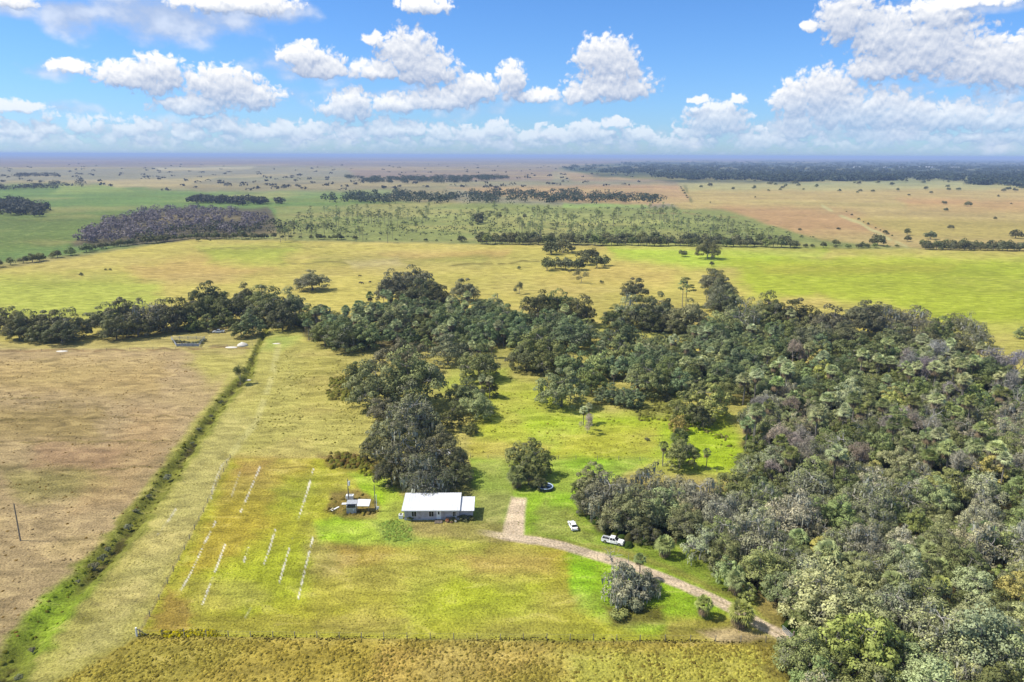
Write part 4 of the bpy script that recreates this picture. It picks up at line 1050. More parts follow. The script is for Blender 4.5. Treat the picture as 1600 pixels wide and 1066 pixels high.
row([(1318,328),(1345,345),(1400,372)], 9, 'far', 'D', 4, wj=.4)
row([(1062,290),(1076,312)], 4, 'far', 'D', 4)
# lone trees on the far right fields
for a in [(1475,316,9),(1478,327,8),(1513,318,12),(1555,341,7),(1165,378,8),(1310,357,7),(1250,358,6),(1276,290,8),(1180,308,4),(1340,300,5),(1420,304,5),(1455,300,6),(1560,306,5),(1580,318,4),(1110,316,3)]: T(*a, 'far', 'D')
for i in range(46):
    T(RNG.uniform(1070, 1600), RNG.uniform(281, 298), RNG.uniform(5, 9), 'far', 'D')
# thin pines of the savanna
SAV = [(440,345),(480,326),(700,322),(1040,326),(1150,345),(1270,372),(1180,374),(740,372),(560,370),(430,366)]
cnt = 0
while cnt < 225:
    u, v = RNG.uniform(430, 1280), 322 + 50 * RNG.random() ** .9
    if not inside(u, v, SAV): continue
    if RNG.random() > .35 + .65 * (vn(np.array([u / 60]), np.array([v / 10]), 3)[0] > .45): continue
    T(u, v - 6, RNG.uniform(7, 12), 'pine', random.choice('GLGg')); cnt += 1
for a in [(748,339,24),(778,336,12),(820,338,10),(748,345,14)]: T(*a, 'far', 'D')

# ------------------------------------------------------------------ far woods that read as one mass
def mass(name, label, cat, polys, dens, size, hgt, tint, n_leaf=9, seed=1, leaf=None):
    rng = np.random.default_rng(seed); C = []; RD = []
    for poly in polys:
        xs = [p[0] for p in poly]; ys = [p[1] for p in poly]
        N = dens
        u = rng.uniform(min(xs), max(xs), N); v = rng.uniform(min(ys), max(ys), N)
        k = poly_sd(u, v, poly) > (fbm(u / 14, v / 3, seed + 5) - .42) * 22 * min(1, (max(ys) - min(ys)) / 30)
        k &= fbm(u / 12, v / 2.0, seed) > (.45 if ys[0] < 290 and size > 10 else .40)
        for a, b in zip(u[k], v[k]):
            P = G(a, b); dep = P[1]; s = size * rng.uniform(.7, 1.4)
            C.append((P[0], P[1], hgt * rng.uniform(.35, .8))); RD.append(s)
    C = np.array(C); RD = np.array(RD)
    V, q, t = leaf_cloud(C, RD, n_leaf, leaf or size * .9, rng, flat=hgt / size * .5, yellow=.04, low=-.6)
    V[:, 2] = np.maximum(V[:, 2], .05)
    o = link(name, mesh_np(name, V, quads=q, mats=[M['leaf']], tint=t)); o.color = (*tint, 1)
    tag(o, label, cat, kind='stuff')
mass('leafless_wood', 'mauve-grey leafless wood behind the hedgerow at the pasture corner', 'wood', [[(120,376),(160,345),(240,326),(330,323),(400,330),(425,345),(400,362),(300,366),(215,376),(150,384)]], 1100, 4.6, 7, (.18, .155, .165), 34, 3, leaf=2.0)
mass('hedge_wood', 'dark oak edge along the near side of the leafless wood', 'wood', [[(200,378),(330,352),(440,352),(520,362),(430,370),(300,371),(215,382)]], 420, 4.6, 8, (.07, .08, .04), 26, 13, leaf=2.0)
mass('savanna_wood', 'long dark wood band at the far side of the pine savanna', 'wood', [[(500,312),(560,303),(700,306),(860,300),(930,303),(1040,312),(1040,319),(900,320),(700,318),(520,322)],[(540,278),(640,277),(780,276),(800,280),(700,287),(560,286)]], 1500, 6.5, 10, (.06, .08, .045), 30, 4, leaf=2.8)
mass('savanna_scrub', 'low green scrub scattered between the savanna pines', 'scrub', [SAV], 1700, 2.6, 2.6, (.085, .11, .05), 10, 5, leaf=1.6)
mass('left_wood', 'dark wood at the edge of the far green field', 'wood', [[(-60,318),(40,316),(75,330),(60,337),(-60,340)],[(-60,297),(60,290),(150,284),(150,289),(60,297),(-60,303)],[(-60,276),(80,272),(110,276),(-60,280)],[(310,312),(460,318),(380,322),(290,318)]], 620, 7, 10, (.07, .075, .055), 30, 6, leaf=3)
mass('far_forest', 'broad dark forest band stretching to the horizon', 'forest', [[(1060,280),(1250,281),(1420,280),(1640,278),(1640,264),(1000,260),(880,264),(930,273)],[(880,262),(1000,254),(1640,250),(1640,268),(1000,266)],[(1060,282),(1250,284),(1640,282),(1640,274),(1060,274)],[(1480,280),(1640,276),(1640,294),(1540,288)],[(1180,280),(1400,279),(1400,283),(1200,284)]], 4200, 16, 14, (.045, .065, .04), 16, 7, leaf=8)
mass('plain_scrub', 'scattered dark scrub over the far brown plain', 'scrub', [[(-60,256),(900,254),(1060,290),(700,300),(300,300),(-60,290)]], 380, 9, 5, (.08, .08, .06), 8, 8)

# ------------------------------------------------------------------ labels for the trees: look, side, landmark, rank
LMK = [('the white pickup truck', 958, 846), ('the round pool', 852, 762), ('the house', 686, 806), ('the corral', 295, 540), ('the gate', 1262, 1006), ('the lone tall pine', 1075, 455), ('the lone wide pasture oak', 488, 446),
       ('the bleached dead tree', 1447, 690), ('the ochre crown mid-wood', 1367, 755), ('the orange crown', 1281, 580), ('the pale leafless crowns', 1440, 595), ('the glade bare tree', 917, 690), ('the yellow-green glade tree', 1111, 655),
       ('the golden crown by the drive', 1285, 885), ('the large golden corner tree', 1590, 960), ('the bright thicket', 975, 632), ('the mossy lawn oak', 978, 948), ('the palm trio', 985, 605), ('the pasture thicket', 900, 420),
       ('the sand heap', 378, 540), ('the shed', 550, 800), ('the leafless wood', 300, 372), ('the diagonal far track', 1360, 350), ('the long dark hedge', 1520, 390), ('the far field track', 1070, 300), ('the belt front oaks', 550, 545),
       ('the savanna thicket', 750, 345), ('the ochre deep-wood crown', 1545, 755), ('the savanna corner', 1180, 374), ('the dark oak clump', 80, 530), ('the tall belt oaks', 650, 475), ('the wood-end leafless trees', 1580, 610)]
LP = [(n, *G(a, b)[:2]) for n, a, b in LMK]
WORDS = ['first', 'second', 'third', 'fourth', 'fifth', 'sixth', 'seventh', 'eighth', 'ninth', 'tenth', 'eleventh', 'twelfth']
SHAPE = {'oak': 'rounded live oak', 'mossy': 'moss-hung live oak', 'broad': 'leafy tree', 'open': 'thin-crowned tree', 'bare': 'twiggy tree', 'dead': 'dead tree', 'pine': 'slim pine', 'palm': 'tall palm', 'lowpalm': 'low palm', 'far': 'distant bushy tree', 'shrub': 'shrub'}
def label_trees():
    by = {}
    for t in TREES:
        if t['label']: continue
        D_ = math.hypot(t['x'], t['y'])
        b = min(LP, key=lambda l: math.hypot(l[1] - t['x'], l[2] - t['y']))
        dx, dy = t['x'] - b[1], t['y'] - b[2]
        side = 'beyond' if dy > abs(dx) else 'in front of' if -dy > abs(dx) else 'beside'
        t['dist'] = math.hypot(dx, dy)
        by.setdefault((t['kind'], t['tint'], side, b[0]), []).append(t)
    for (kind, tint, side, lm), ts in by.items():
        ts.sort(key=lambda q: q['dist'])
        look = f"{TINT[tint][1]} {SHAPE[kind]}"
        for i, t in enumerate(ts):
            if i < len(WORDS) and len(ts) > 1:
                t['o']['label'] = f"{WORDS[i]} {look} {side} {lm}"
            elif len(ts) == 1:
                t['o']['label'] = f"only {look} {side} {lm}"
            else:
                t['o']['label'] = f"outlying {look} {side} {lm}"
            t['o']['group'] = f"{look}s {side} {lm}"
label_trees()
# ------------------------------------------------------------------ grass and weeds that stand up from the ground
def tufts(name, label, cat, poly, N, size, hgt, seed, gain=1.0, dens=None, alt=None, blades=4, feather=1.0):
    rng = np.random.default_rng(seed)
    W_ = np.array([G(a, b)[:2] for a, b in poly]); lo, hi = W_.min(0), W_.max(0)
    P = np.stack([rng.uniform(lo[0], hi[0], N), rng.uniform(lo[1], hi[1], N), np.zeros(N)], 1)
    u, v, ok = proj(P); k = poly_sd(u, v, poly) > (fbm(P[:, 0] / 3, P[:, 1] / 3, 6) - .45) * 22 * feather
    if dens is not None: k &= rng.random(N) < dens(P, u, v)
    P = P[k]; n = len(P)
    c = ground_colour(P) * gain * rng.uniform(.6, 1.35, (n, 1))
    if alt is not None:
        m = rng.random(n) < alt[1]; c[m] = lin(alt[0]) / K_ALB * rng.uniform(.7, 1.2, (m.sum(), 1))
    P[:, 2] = relief(P) - .03
    # every tussock is a small uneven mound
    k5 = 6; th = (np.arange(k5) / k5 * 6.283)[None] + rng.uniform(0, 6.28, (n, 1)); s = rng.uniform(.5, 1.5, n)[:, None]
    rr = size * s * rng.uniform(.7, 1.3, (n, k5)); h_ = hgt * s * rng.uniform(.6, 1.2, (n, 1))
    low_ = np.stack([P[:, :1] + np.cos(th) * rr, P[:, 1:2] + np.sin(th) * rr, P[:, 2:3] + 0 * rr], -1)
    ang_ = th + .5; r2 = rr * rng.uniform(.35, .8, (n, k5))
    mid_ = np.stack([P[:, :1] + np.cos(ang_) * r2, P[:, 1:2] + np.sin(ang_) * r2, P[:, 2:3] + h_ * rng.uniform(.5, 1.0, (n, k5))], -1)
    top_ = np.stack([P[:, :1], P[:, 1:2], P[:, 2:3] + h_], -1)
    V = np.concatenate([low_, mid_, top_], 1).reshape(-1, 3); b0 = (np.arange(n) * (2 * k5 + 1))[:, None]; a_ = np.arange(k5)[None]; nx_ = (a_ + 1) % k5
    q = np.stack([b0 + a_, b0 + nx_, b0 + k5 + nx_, b0 + k5 + a_], -1).reshape(-1, 4); t3 = np.stack([b0 + k5 + a_, b0 + k5 + nx_, b0 + 2 * k5 + 0 * a_], -1).reshape(-1, 3)
    tn = np.repeat(c[:, None], 2 * k5 + 1, 1) * rng.uniform(.8, 1.2, (n, 2 * k5 + 1, 1))
    o = link(name, mesh_np(name, V, quads=q, tris=t3, mats=[M['grass']], tint=tn.reshape(-1, 3)))
    tag(o, label, cat, kind='stuff'); return o
def grass_mat():
    m, t = new_mat('grass_blades')
    at = t.n('ShaderNodeAttribute', attribute_name='tint')
    b = t.n('ShaderNodeBsdfDiffuse'); t.link(at.outputs['Color'], b.inputs[0])
    tr = t.n('ShaderNodeBsdfTranslucent'); t.link(at.outputs['Color'], tr.inputs[0])
    mx = t.n('ShaderNodeMixShader'); mx.inputs[0].default_value = .35; t.link(b.outputs[0], mx.inputs[1]); t.link(tr.outputs[0], mx.inputs[2])
    o = t.n('ShaderNodeOutputMaterial'); t.link(mx.outputs[0], o.inputs[0]); return m
M['grass'] = grass_mat()
ROUGH = [(-40,1100),(60,1085),(150,1030),(215,999),(700,1001),(1250,1009),(1262,1085),(1100,1110)]
tufts('rough_grass', 'golden rough grass and dark weeds below the lower fence', 'grass', ROUGH, 17000, .30, .18, 21, 1.1, lambda P, u, v: .25 + .75 * sstep(fbm(P[:, 0] / 5, P[:, 1] / 5, 4), .38, .62), ((158, 144, 66), .2), feather=.3)
DP = [(q[0] - q[2] * .62, q[1]) for q in DITCH] + [(q[0] + q[2] * .42, q[1]) for q in DITCH][::-1]
tufts('ditch_weeds', 'thick dark green weeds crowding the wet ditch', 'weeds', DP, 8000, .38, .26, 22, 1.05, lambda P, u, v: .2 + .8 * sstep(fbm(P[:, 0] / 4, P[:, 1] / 4, 14), .42, .6), ((116, 116, 46), .3), feather=.5)
tufts('pasture_grass', 'sparse tussocks over the tan pasture beside the ditch', 'grass', [(-40,560),(380,550),(200,820),(-40,1060)], 14000, .28, .16, 23, 1.0, lambda P, u, v: .12 + .6 * sstep(fbm(P[:, 0] / 9, P[:, 1] / 4, 15), .45, .65), ((150, 122, 66), .3), blades=3)
tufts('glade_grass', 'bunchy grass of the clearing around the oak grove', 'grass', [(440,545),(760,560),(1130,600),(1170,740),(880,715),(735,714),(560,714),(380,712)], 14000, .32, .2, 24, 1.0, lambda P, u, v: .1 + .7 * sstep(fbm(P[:, 0] / 8, P[:, 1] / 6, 16), .45, .62), ((150, 146, 60), .25), blades=3)
tufts('fence_weeds', 'line of dark weeds under the lower garden fence', 'weeds', [(216,990),(600,994),(1000,998),(1190,1000),(1190,1006),(900,1005),(600,1002),(216,999)], 4200, .16, .13, 25, .95, lambda P, u, v: .15 + .85 * sstep(fbm(P[:, 0] / 6, P[:, 1], 17), .4, .6), ((92, 84, 40), .45), blades=3, feather=.05)
tufts('understory', 'dark brush filling the floor between the trunks of the wood', 'undergrowth', FOREST, 12000, 1.0, 1.3, 26, 1.4, None, ((72, 92, 40), .6))
tufts('bracken', 'low brown and green bracken patches at the edges of the glade', 'bracken', [(985,625),(1060,620),(1075,655),(1150,690),(1145,712),(1070,665),(1000,655)], 1500, .7, .6, 27, .9, lambda P, u, v: sstep(fbm(P[:, 0] / 4, P[:, 1] / 4, 19), .42, .6), ((150, 150, 80), .4))
tufts('grove_brush', 'low brush at the pasture side of the oak grove', 'brush', [(515,592),(572,588),(565,628),(512,622)], 700, .7, .7, 28, .9, None, ((140, 142, 66), .6))
tufts('field_corner_brush', 'olive brush at the garden corner beside the oak grove', 'brush', [(500,712),(560,708),(600,735),(590,748),(520,730)], 600, .7, .7, 29, .9, None, ((136, 136, 62), .6))
tufts('shed_weeds', 'dry brown weeds growing around the small shed', 'weeds', [(518,775),(560,764),(594,785),(590,806),(540,812),(514,798)], 500, .45, .4, 30, .9, lambda P, u, v: .1 + .8 * (v > 797) , ((150, 140, 70), .6))
tufts('lawn_weeds', 'bright fern-green weed patch in front of the house', 'weeds', [(588,815),(620,812),(642,824),(640,846),(604,846)], 600, .4, .18, 31, 1.0, None, ((156, 184, 84), .6), feather=.5)
tufts('yellow_flowers', 'bright yellow weeds along the fence in the garden corner', 'weeds', [(250,985),(340,984),(345,995),(255,996)], 260, .25, .3, 32, 1.0, None, ((214, 200, 24), .7), feather=.1)
tufts('garden_grass', 'short mown grass of the garden plot, lawn and strip beside the ditch', 'grass', [(400,560),(560,560),(560,716),(735,716),(1010,720),(900,790),(1000,850),(1150,920),(1180,990),(218,993),(120,1060),(20,1060),(250,820)], 60000, .16, .07, 33, 1.0, lambda P, u, v: .15 + .85 * sstep(fbm(P[:, 0] / 6, P[:, 1] / 4, 18), .40, .6), ((150, 150, 62), .15), feather=.3)
# dark bushes added in place of the ditch's dark pools
for i, (a, b, w) in enumerate([(262,742,26),(232,772,16),(212,795,18),(200,820,22),(178,808,14),(160,868,28),(146,880,30),(168,855,20),(122,905,16),(28,1055,26),(390,560,9),(398,552,7),(345,626,14),(330,648,12),(310,668,14),(300,690,12),(50,1012,22)]):
    t_ = T(a, b, w * .62, 'shrub', 'K', 'squat dark bush standing in for a dark pool of the wet ditch', 'dark bushes standing in for pools along the ditch')
    t_.location.z = -.4
for a, b, w in [(641,808,15)]: T(a, b, w, 'shrub', 'g', 'round green bush at the tank corner of the house')
for a, b, w in [(712,808,16),(724,809,18),(736,808,14)]: T(a, b, w, 'shrub', 'D', 'dark foundation bush against the annex front', 'dark bushes in front of the annex')

# ------------------------------------------------------------------ white house
hA, hB = G(632, 813), G(717.5, 812.5)
ang = math.atan2(hB[1] - hA[1], hB[0] - hA[0]); HL = float(np.linalg.norm(hB - hA))
house = link('house', None, None, (hA[0], hA[1], 0), ang)
tag(house, 'long low white-roofed house with pale siding and lower annex', 'house')
HD, HH = 7.1, 2.75
siding, tS = new_mat('pale_siding')
_b = tS.n('ShaderNodeBsdfPrincipled'); _o = tS.n('ShaderNodeOutputMaterial'); _tc = tS.n('ShaderNodeTexCoord')
_w = tS.n('ShaderNodeTexWave', wave_type='BANDS', bands_direction='Z'); _w.inputs['Scale'].default_value = 1.6; _w.inputs['Distortion'].default_value = 0
_n = tS.n('ShaderNodeTexNoise'); _n.inputs['Scale'].default_value = .9; _n.inputs['Detail'].default_value = 6
tS.link(_tc.outputs['Object'], _w.inputs['Vector']); tS.link(_tc.outputs['Object'], _n.inputs['Vector'])
tS.link(tS.mixc(tS.mr(_n.outputs['Fac'], .45, .7), (.46, .43, .47, 1), (.30, .27, .27, 1)), _b.inputs['Base Color']); _b.inputs['Roughness'].default_value = .7
_bp = tS.n('ShaderNodeBump'); _bp.inputs['Strength'].default_value = .5; tS.link(_w.outputs['Fac'], _bp.inputs['Height']); tS.link(_bp.outputs[0], _b.inputs['Normal']); tS.link(_b.outputs[0], _o.inputs[0])
MB().box((HL / 2, HD / 2, HH / 2), (HL, HD, HH)).build('wall', siding, house)
MB().box((HL / 2, HD / 2, .16), (HL + .12, HD + .12, .32)).build('foundation', M['greymetal'], house)
def roof(name, x0, x1, y0, y1, z0, z1, par, ribs=.6):
    m = MB(); th = .14
    m.loft([[(x0, y0, z0), (x0, y1, z1), (x0, y1, z1 + th), (x0, y0, z0 + th)], [(x1, y0, z0), (x1, y1, z1), (x1, y1, z1 + th), (x1, y0, z0 + th)]])
    n = int((x1 - x0) / ribs)
    for i in range(n + 1):
        x = x0 + .05 + (x1 - x0 - .1) * i / n
        m.loft([[(x - .03, y0, z0 + th - .01), (x + .03, y0, z0 + th - .01), (x + .03, y0, z0 + th + .04), (x - .03, y0, z0 + th + .04)], [(x - .03, y1, z1 + th - .01), (x + .03, y1, z1 + th - .01), (x + .03, y1, z1 + th + .04), (x - .03, y1, z1 + th + .04)]])
    return m.build(name, M['roof'], par)
ROOF_Z0, ROOF_Z1 = HH + .02, HH + .55
rf = roof('roof', -.55, HL + .25, -.75, HD + .35, ROOF_Z0, ROOF_Z1, house)
MB().box((HL / 2 - .15, -.79, ROOF_Z0 + .02), (HL + .8, .06, .2)).build('gutter', M['white'], rf)
AX = HL; AL = 3.2
MB().box((AX + AL / 2 + .003, HD / 2 - .2, 1.2), (AL, HD - 1.6, 2.4)).build('annex_wall', siding, house)
roof('annex_roof', AX + .28, AX + AL + .4, -.35, HD - .75, 2.42, 2.78, house)
def window(par, x, w, z0, z1, y=0.0):
    f = MB().box((x, y - .03, (z0 + z1) / 2), (w + .16, .06, z1 - z0 + .16)).build('window', M['white'], par)
    MB().box((x, y - .066, (z0 + z1) / 2), (w, .02, z1 - z0)).build('pane', M['glass'], f)
    MB().box((x, y - .085, (z0 + z1) / 2), (.05, .03, z1 - z0)).build('mullion', M['white'], f)
window(house, 2.3, 1.1, .95, 2.25); window(house, 6.4, 1.1, .95, 2.25); window(house, 11.8, .7, 1.0, 2.2)
dr = MB().box((8.15, -.04, 1.4), (1.05, .08, 2.3)).build('door', M['white'], house)
MB().box((8.15, -.09, 1.85), (.36, .03, .7)).build('door_pane', M['glass'], dr)
MB().tube([(8.5, -.1, 1.2), (8.5, -.16, 1.2)], .04, 6).build('handle', M['chrome'], dr)
MB().box((8.15, -.75, .16), (1.8, 1.3, .32)).box((8.15, -1.55, .08), (1.8, .35, .16)).build('step', M['wood'], house)
def loc_h(x, y): c, s_ = math.cos(ang), math.sin(ang); return (hA[0] + x * c - y * s_, hA[1] + x * s_ + y * c, 0)
ac = link('air_conditioner', None, None, loc_h(-.95, 1.1), ang); tag(ac, 'white air conditioner box beside the end wall of the house', 'air conditioner')
MB().box((0, 0, .5), (1.0, 1.1, 1.0)).build('cabinet', M['white'], ac, bevel=.04); MB().tube([(0, 0, 1.0), (0, 0, 1.05)], .38, 16).build('fan_grille', M['darkplastic'], ac)
def pot(x, y, r, lab, mat, top):
    o = link('planter', None, None, loc_h(x, y)); tag(o, lab, 'planter')
    MB().tube([(0, 0, 0), (0, 0, r * 1.1), (0, 0, r * 1.25)], [r * .65, r, r * 1.08], 12).build('pot', M[mat], o)
    V, q, t = leaf_cloud(np.array([[0, 0, r * 1.5]]), np.array([r]), 60, r * .5, RNG); c = link('foliage', mesh_np('foliage', V, quads=q, mats=[M['leaf']], tint=t), o); c.color = (*top, 1)
pot(10.2, -1.1, .38, 'clay pot with orange flowers beside the front door', 'terracotta', (.4, .16, .05)); pot(11.2, -1.4, .32, 'smaller clay pot with green plant farther along the wall', 'terracotta', (.1, .14, .04)); pot(12.2, -1.0, .3, 'white pot near the annex bushes', 'white', (.14, .12, .05))
bench = link('porch_bench', None, None, loc_h(10.6, -.5), ang); tag(bench, 'brown wooden bench under the eave beside the front door', 'bench')
MB().box((0, 0, .42), (1.6, .45, .06)).build('seat', M['wood'], bench); MB().box((0, .24, .72), (1.6, .05, .45)).build('backrest', M['wood'], bench)
for sx in (-.7, .7): MB().box((sx, -.05, .195), (.07, .4, .39)).build('leg', M['wood'], bench)
# blue tarp-covered things and chairs in the shade behind the house
def chair(x, y, rz, lab, mat):
    o = link('garden_chair', None, None, (*G(x, y)[:2], 0), rz); tag(o, lab, 'chair')
    MB().box((0, 0, .43), (.6, .6, .05)).build('seat', M[mat], o); MB().box((0, .3, .78), (.6, .05, .7)).build('backrest', M[mat], o)
    for sx in (-.26, .26):
        for sy in (-.26, .26): MB().box((sx, sy, .2), (.05, .05, .41)).build('leg', M[mat], o)
chair(691, 768, .4, 'white garden chair in the shade behind the house', 'white'); chair(700, 768, -1.2, 'pale blue garden chair in the shade behind the house', 'bluepaint'); chair(676, 763, 2.0, 'white garden chair nearer the oaks behind the house', 'white')
# small white roofed shelter glimpsed through the grove
sh = link('shelter', None, None, (*G(695, 728)[:2], 0), .3); tag(sh, 'small white-roofed shelter glimpsed among the oak crowns behind the house', 'shelter')
MB().loft([[(-1.6, -1.3, 3.4), (1.6, -1.3, 3.4), (1.6, -1.3, 3.5), (-1.6, -1.3, 3.5)], [(-1.6, 1.3, 4.3), (1.6, 1.3, 4.3), (1.6, 1.3, 4.4), (-1.6, 1.3, 4.4)]]).build('roof', M['roof'], sh)
for sx in (-1.4, 1.4):
    for sy, hz in ((-1.1, 3.44), (1.1, 4.2)): MB().box((sx, sy, hz / 2), (.12, .12, hz)).build('post', M['wood'], sh)

# ------------------------------------------------------------------ shed, tanks and poles
P0 = G(549, 803)
shed = link('pump_shed', None, None, (P0[0], P0[1], 0), .05); tag(shed, 'small grey open-fronted shed with white lean-to roof', 'shed')
m = MB(); m.box((0, .06, .75), (2.3, .1, 1.5)); m.box((-1.1, 1.2, 1.0), (.1, 2.2, 2.0)); m.box((1.1, 1.2, 1.0), (.1, 2.2, 2.0)); m.box((0, 2.3, 1.1), (2.3, .1, 2.2)); m.build('wall', M['greymetal'], shed)
MB().box((0, .12, 1.75), (2.0, .06, .4)).build('opening_shade', M['glass'], shed)  # dark panel standing in for the shade behind the low front wall
MB().loft([[(-1.3, .9, 2.06), (1.25, .9, 2.06), (1.25, .9, 2.13), (-1.3, .9, 2.13)], [(-1.3, 2.7, 2.3), (1.25, 2.7, 2.3), (1.25, 2.7, 2.37), (-1.3, 2.7, 2.37)]]).build('roof', M['greymetal'], shed)
MB().loft([[(1.4, .1, 1.9), (4.3, .1, 1.8), (4.3, .1, 1.9), (1.4, .1, 2.0)], [(1.3, 2.9, 2.35), (4.4, 2.9, 2.25), (4.4, 2.9, 2.33), (1.3, 2.9, 2.43)]]).build('lean_to_roof', M['roof'], shed)
for x_, y_ in ((4.1, .3), (4.1, 2.6)): MB().box((x_, y_, .9), (.12, .12, 1.8)).build('post', M['postwood'], shed)
MB().tube([(.6, -.25, 0), (.6, -.25, 1.1), (.6, .0, 1.1)], .07, 8).build('pipe', M['bluepaint'], shed)
wt = link('white_tank', None, None, (*G(547, 780)[:2], 0), 0); tag(wt, 'white box tank behind the shed at the pole foot', 'tank')
MB().box((0, 0, .62), (1.9, 1.2, 1.1)).build('body', M['white'], wt, bevel=.08); MB().box((0, 0, 1.21), (1.2, .7, .08)).build('lid', M['greymetal'], wt)
for sx in (-.7, .7): MB().box((sx, 0, .05), (.15, 1.1, .12)).build('skid', M['wood'], wt)
def board(x, y, l, w, rz, lab, mat='white'):
    o = link('board', None, None, (*G(x, y)[:2], .1), rz); tag(o, lab, 'board')
    MB().box((0, 0, .05), (l, w, .08)).build('panel', M[mat], o); MB().box((0, 0, -.02), (l * .9, .1, .08)).build('batten', M['wood'], o)
board(539, 788, 1.5, .9, .1, 'white board lying against the shed'); board(523.5, 796, 2.6, .45, 1.0, 'long white board lying in the grass apart from the shed'); board(518, 797, 1.6, .4, 1.2, 'tan board lying beside the long white one', 'sand')
def pole(x, y, h, lab, arm=False, can=False, rad=.14, mat='postwood', guy=False, insul=True):
    o = link('utility_pole', None, None, (*G(x, y)[:2], 0), 0); tag(o, lab, 'pole')
    MB().tube([(0, 0, -.4), (0, 0, h * .5), (0, 0, h)], [rad * 1.1, rad, rad * .8], 10).build('shaft', M[mat], o)
    if arm: MB().box((0, -.14, h - .7), (1.5, .1, .12)).build('crossarm', M['wood'], o)
    if can:
        c = MB().tube([(.3, 0, h - 1.6), (.3, 0, h - .5)], .28, 12).build('transformer', M['white'], o)
        MB().tube([(.3, 0, h - .5), (.3, 0, h - .25)], .05, 6).build('bushing', M['wood'], c)
    if insul: MB().tube([(0, 0, h), (0, 0, h + .28)], [.06, .04], 8).build('insulator', M['chrome'], o)
    return o
pole(32, 845, 9.0, 'tall bare utility pole standing in the tan pasture', arm=False); pole(545, 785, 6.2, 'utility pole with white transformer behind the shed', can=True); pole(586.5, 798, 6.6, 'dark utility pole at the lawn edge between shed and oaks', rad=.10)
pole(588.8, 799, 4.4, 'shorter white pole right beside the dark pole', rad=.08, mat='white', insul=False)
mt = link('meter_box', None, None, (*G(591, 799)[:2], 0)); tag(mt, 'white meter box on a short post by the twin poles', 'meter box')
MB().box((0, 0, .5), (.1, .1, 1.0)).build('post', M['postwood'], mt); MB().box((0, -.1, 1.05), (.5, .2, .6)).build('box', M['white'], mt, bevel=.03)

# ------------------------------------------------------------------ round pool
po = link('round_pool', None, None, (*G(852.5, 764)[:2], 0)); tag(po, 'round above-ground pool with pale blue rim beside the dark bushy tree', 'pool')
m = MB(); n = 40; r1, r0, hh = 1.95, 1.85, .75
m.loft([[(r1 * math.cos(6.2832 * k / n), r1 * math.sin(6.2832 * k / n), z) for k in range(n)] for z in (0, hh)], cap=False)
m.loft([[(r0 * math.cos(6.2832 * k / n), r0 * math.sin(6.2832 * k / n), z) for k in range(n)] for z in (hh, .05)], cap=False); m.build('wall', M['darkplastic'], po, smooth=True)
m = MB(); prof = [(1.72, hh + .0), (1.78, hh + .12), (1.92, hh + .16), (2.03, hh + .08), (2.0, hh - .04)]
m.loft([[(r_ * math.cos(6.2832 * k / n), r_ * math.sin(6.2832 * k / n), z) for k in range(n)] for r_, z in prof], cap=False); m.build('rim', M['bluepaint'], po, smooth=True)
m = MB(); m.add([(1.84 * math.cos(6.2832 * k / n), 1.84 * math.sin(6.2832 * k / n), .55) for k in range(n)], [tuple(range(n))]); m.build('water', M['water'], po)

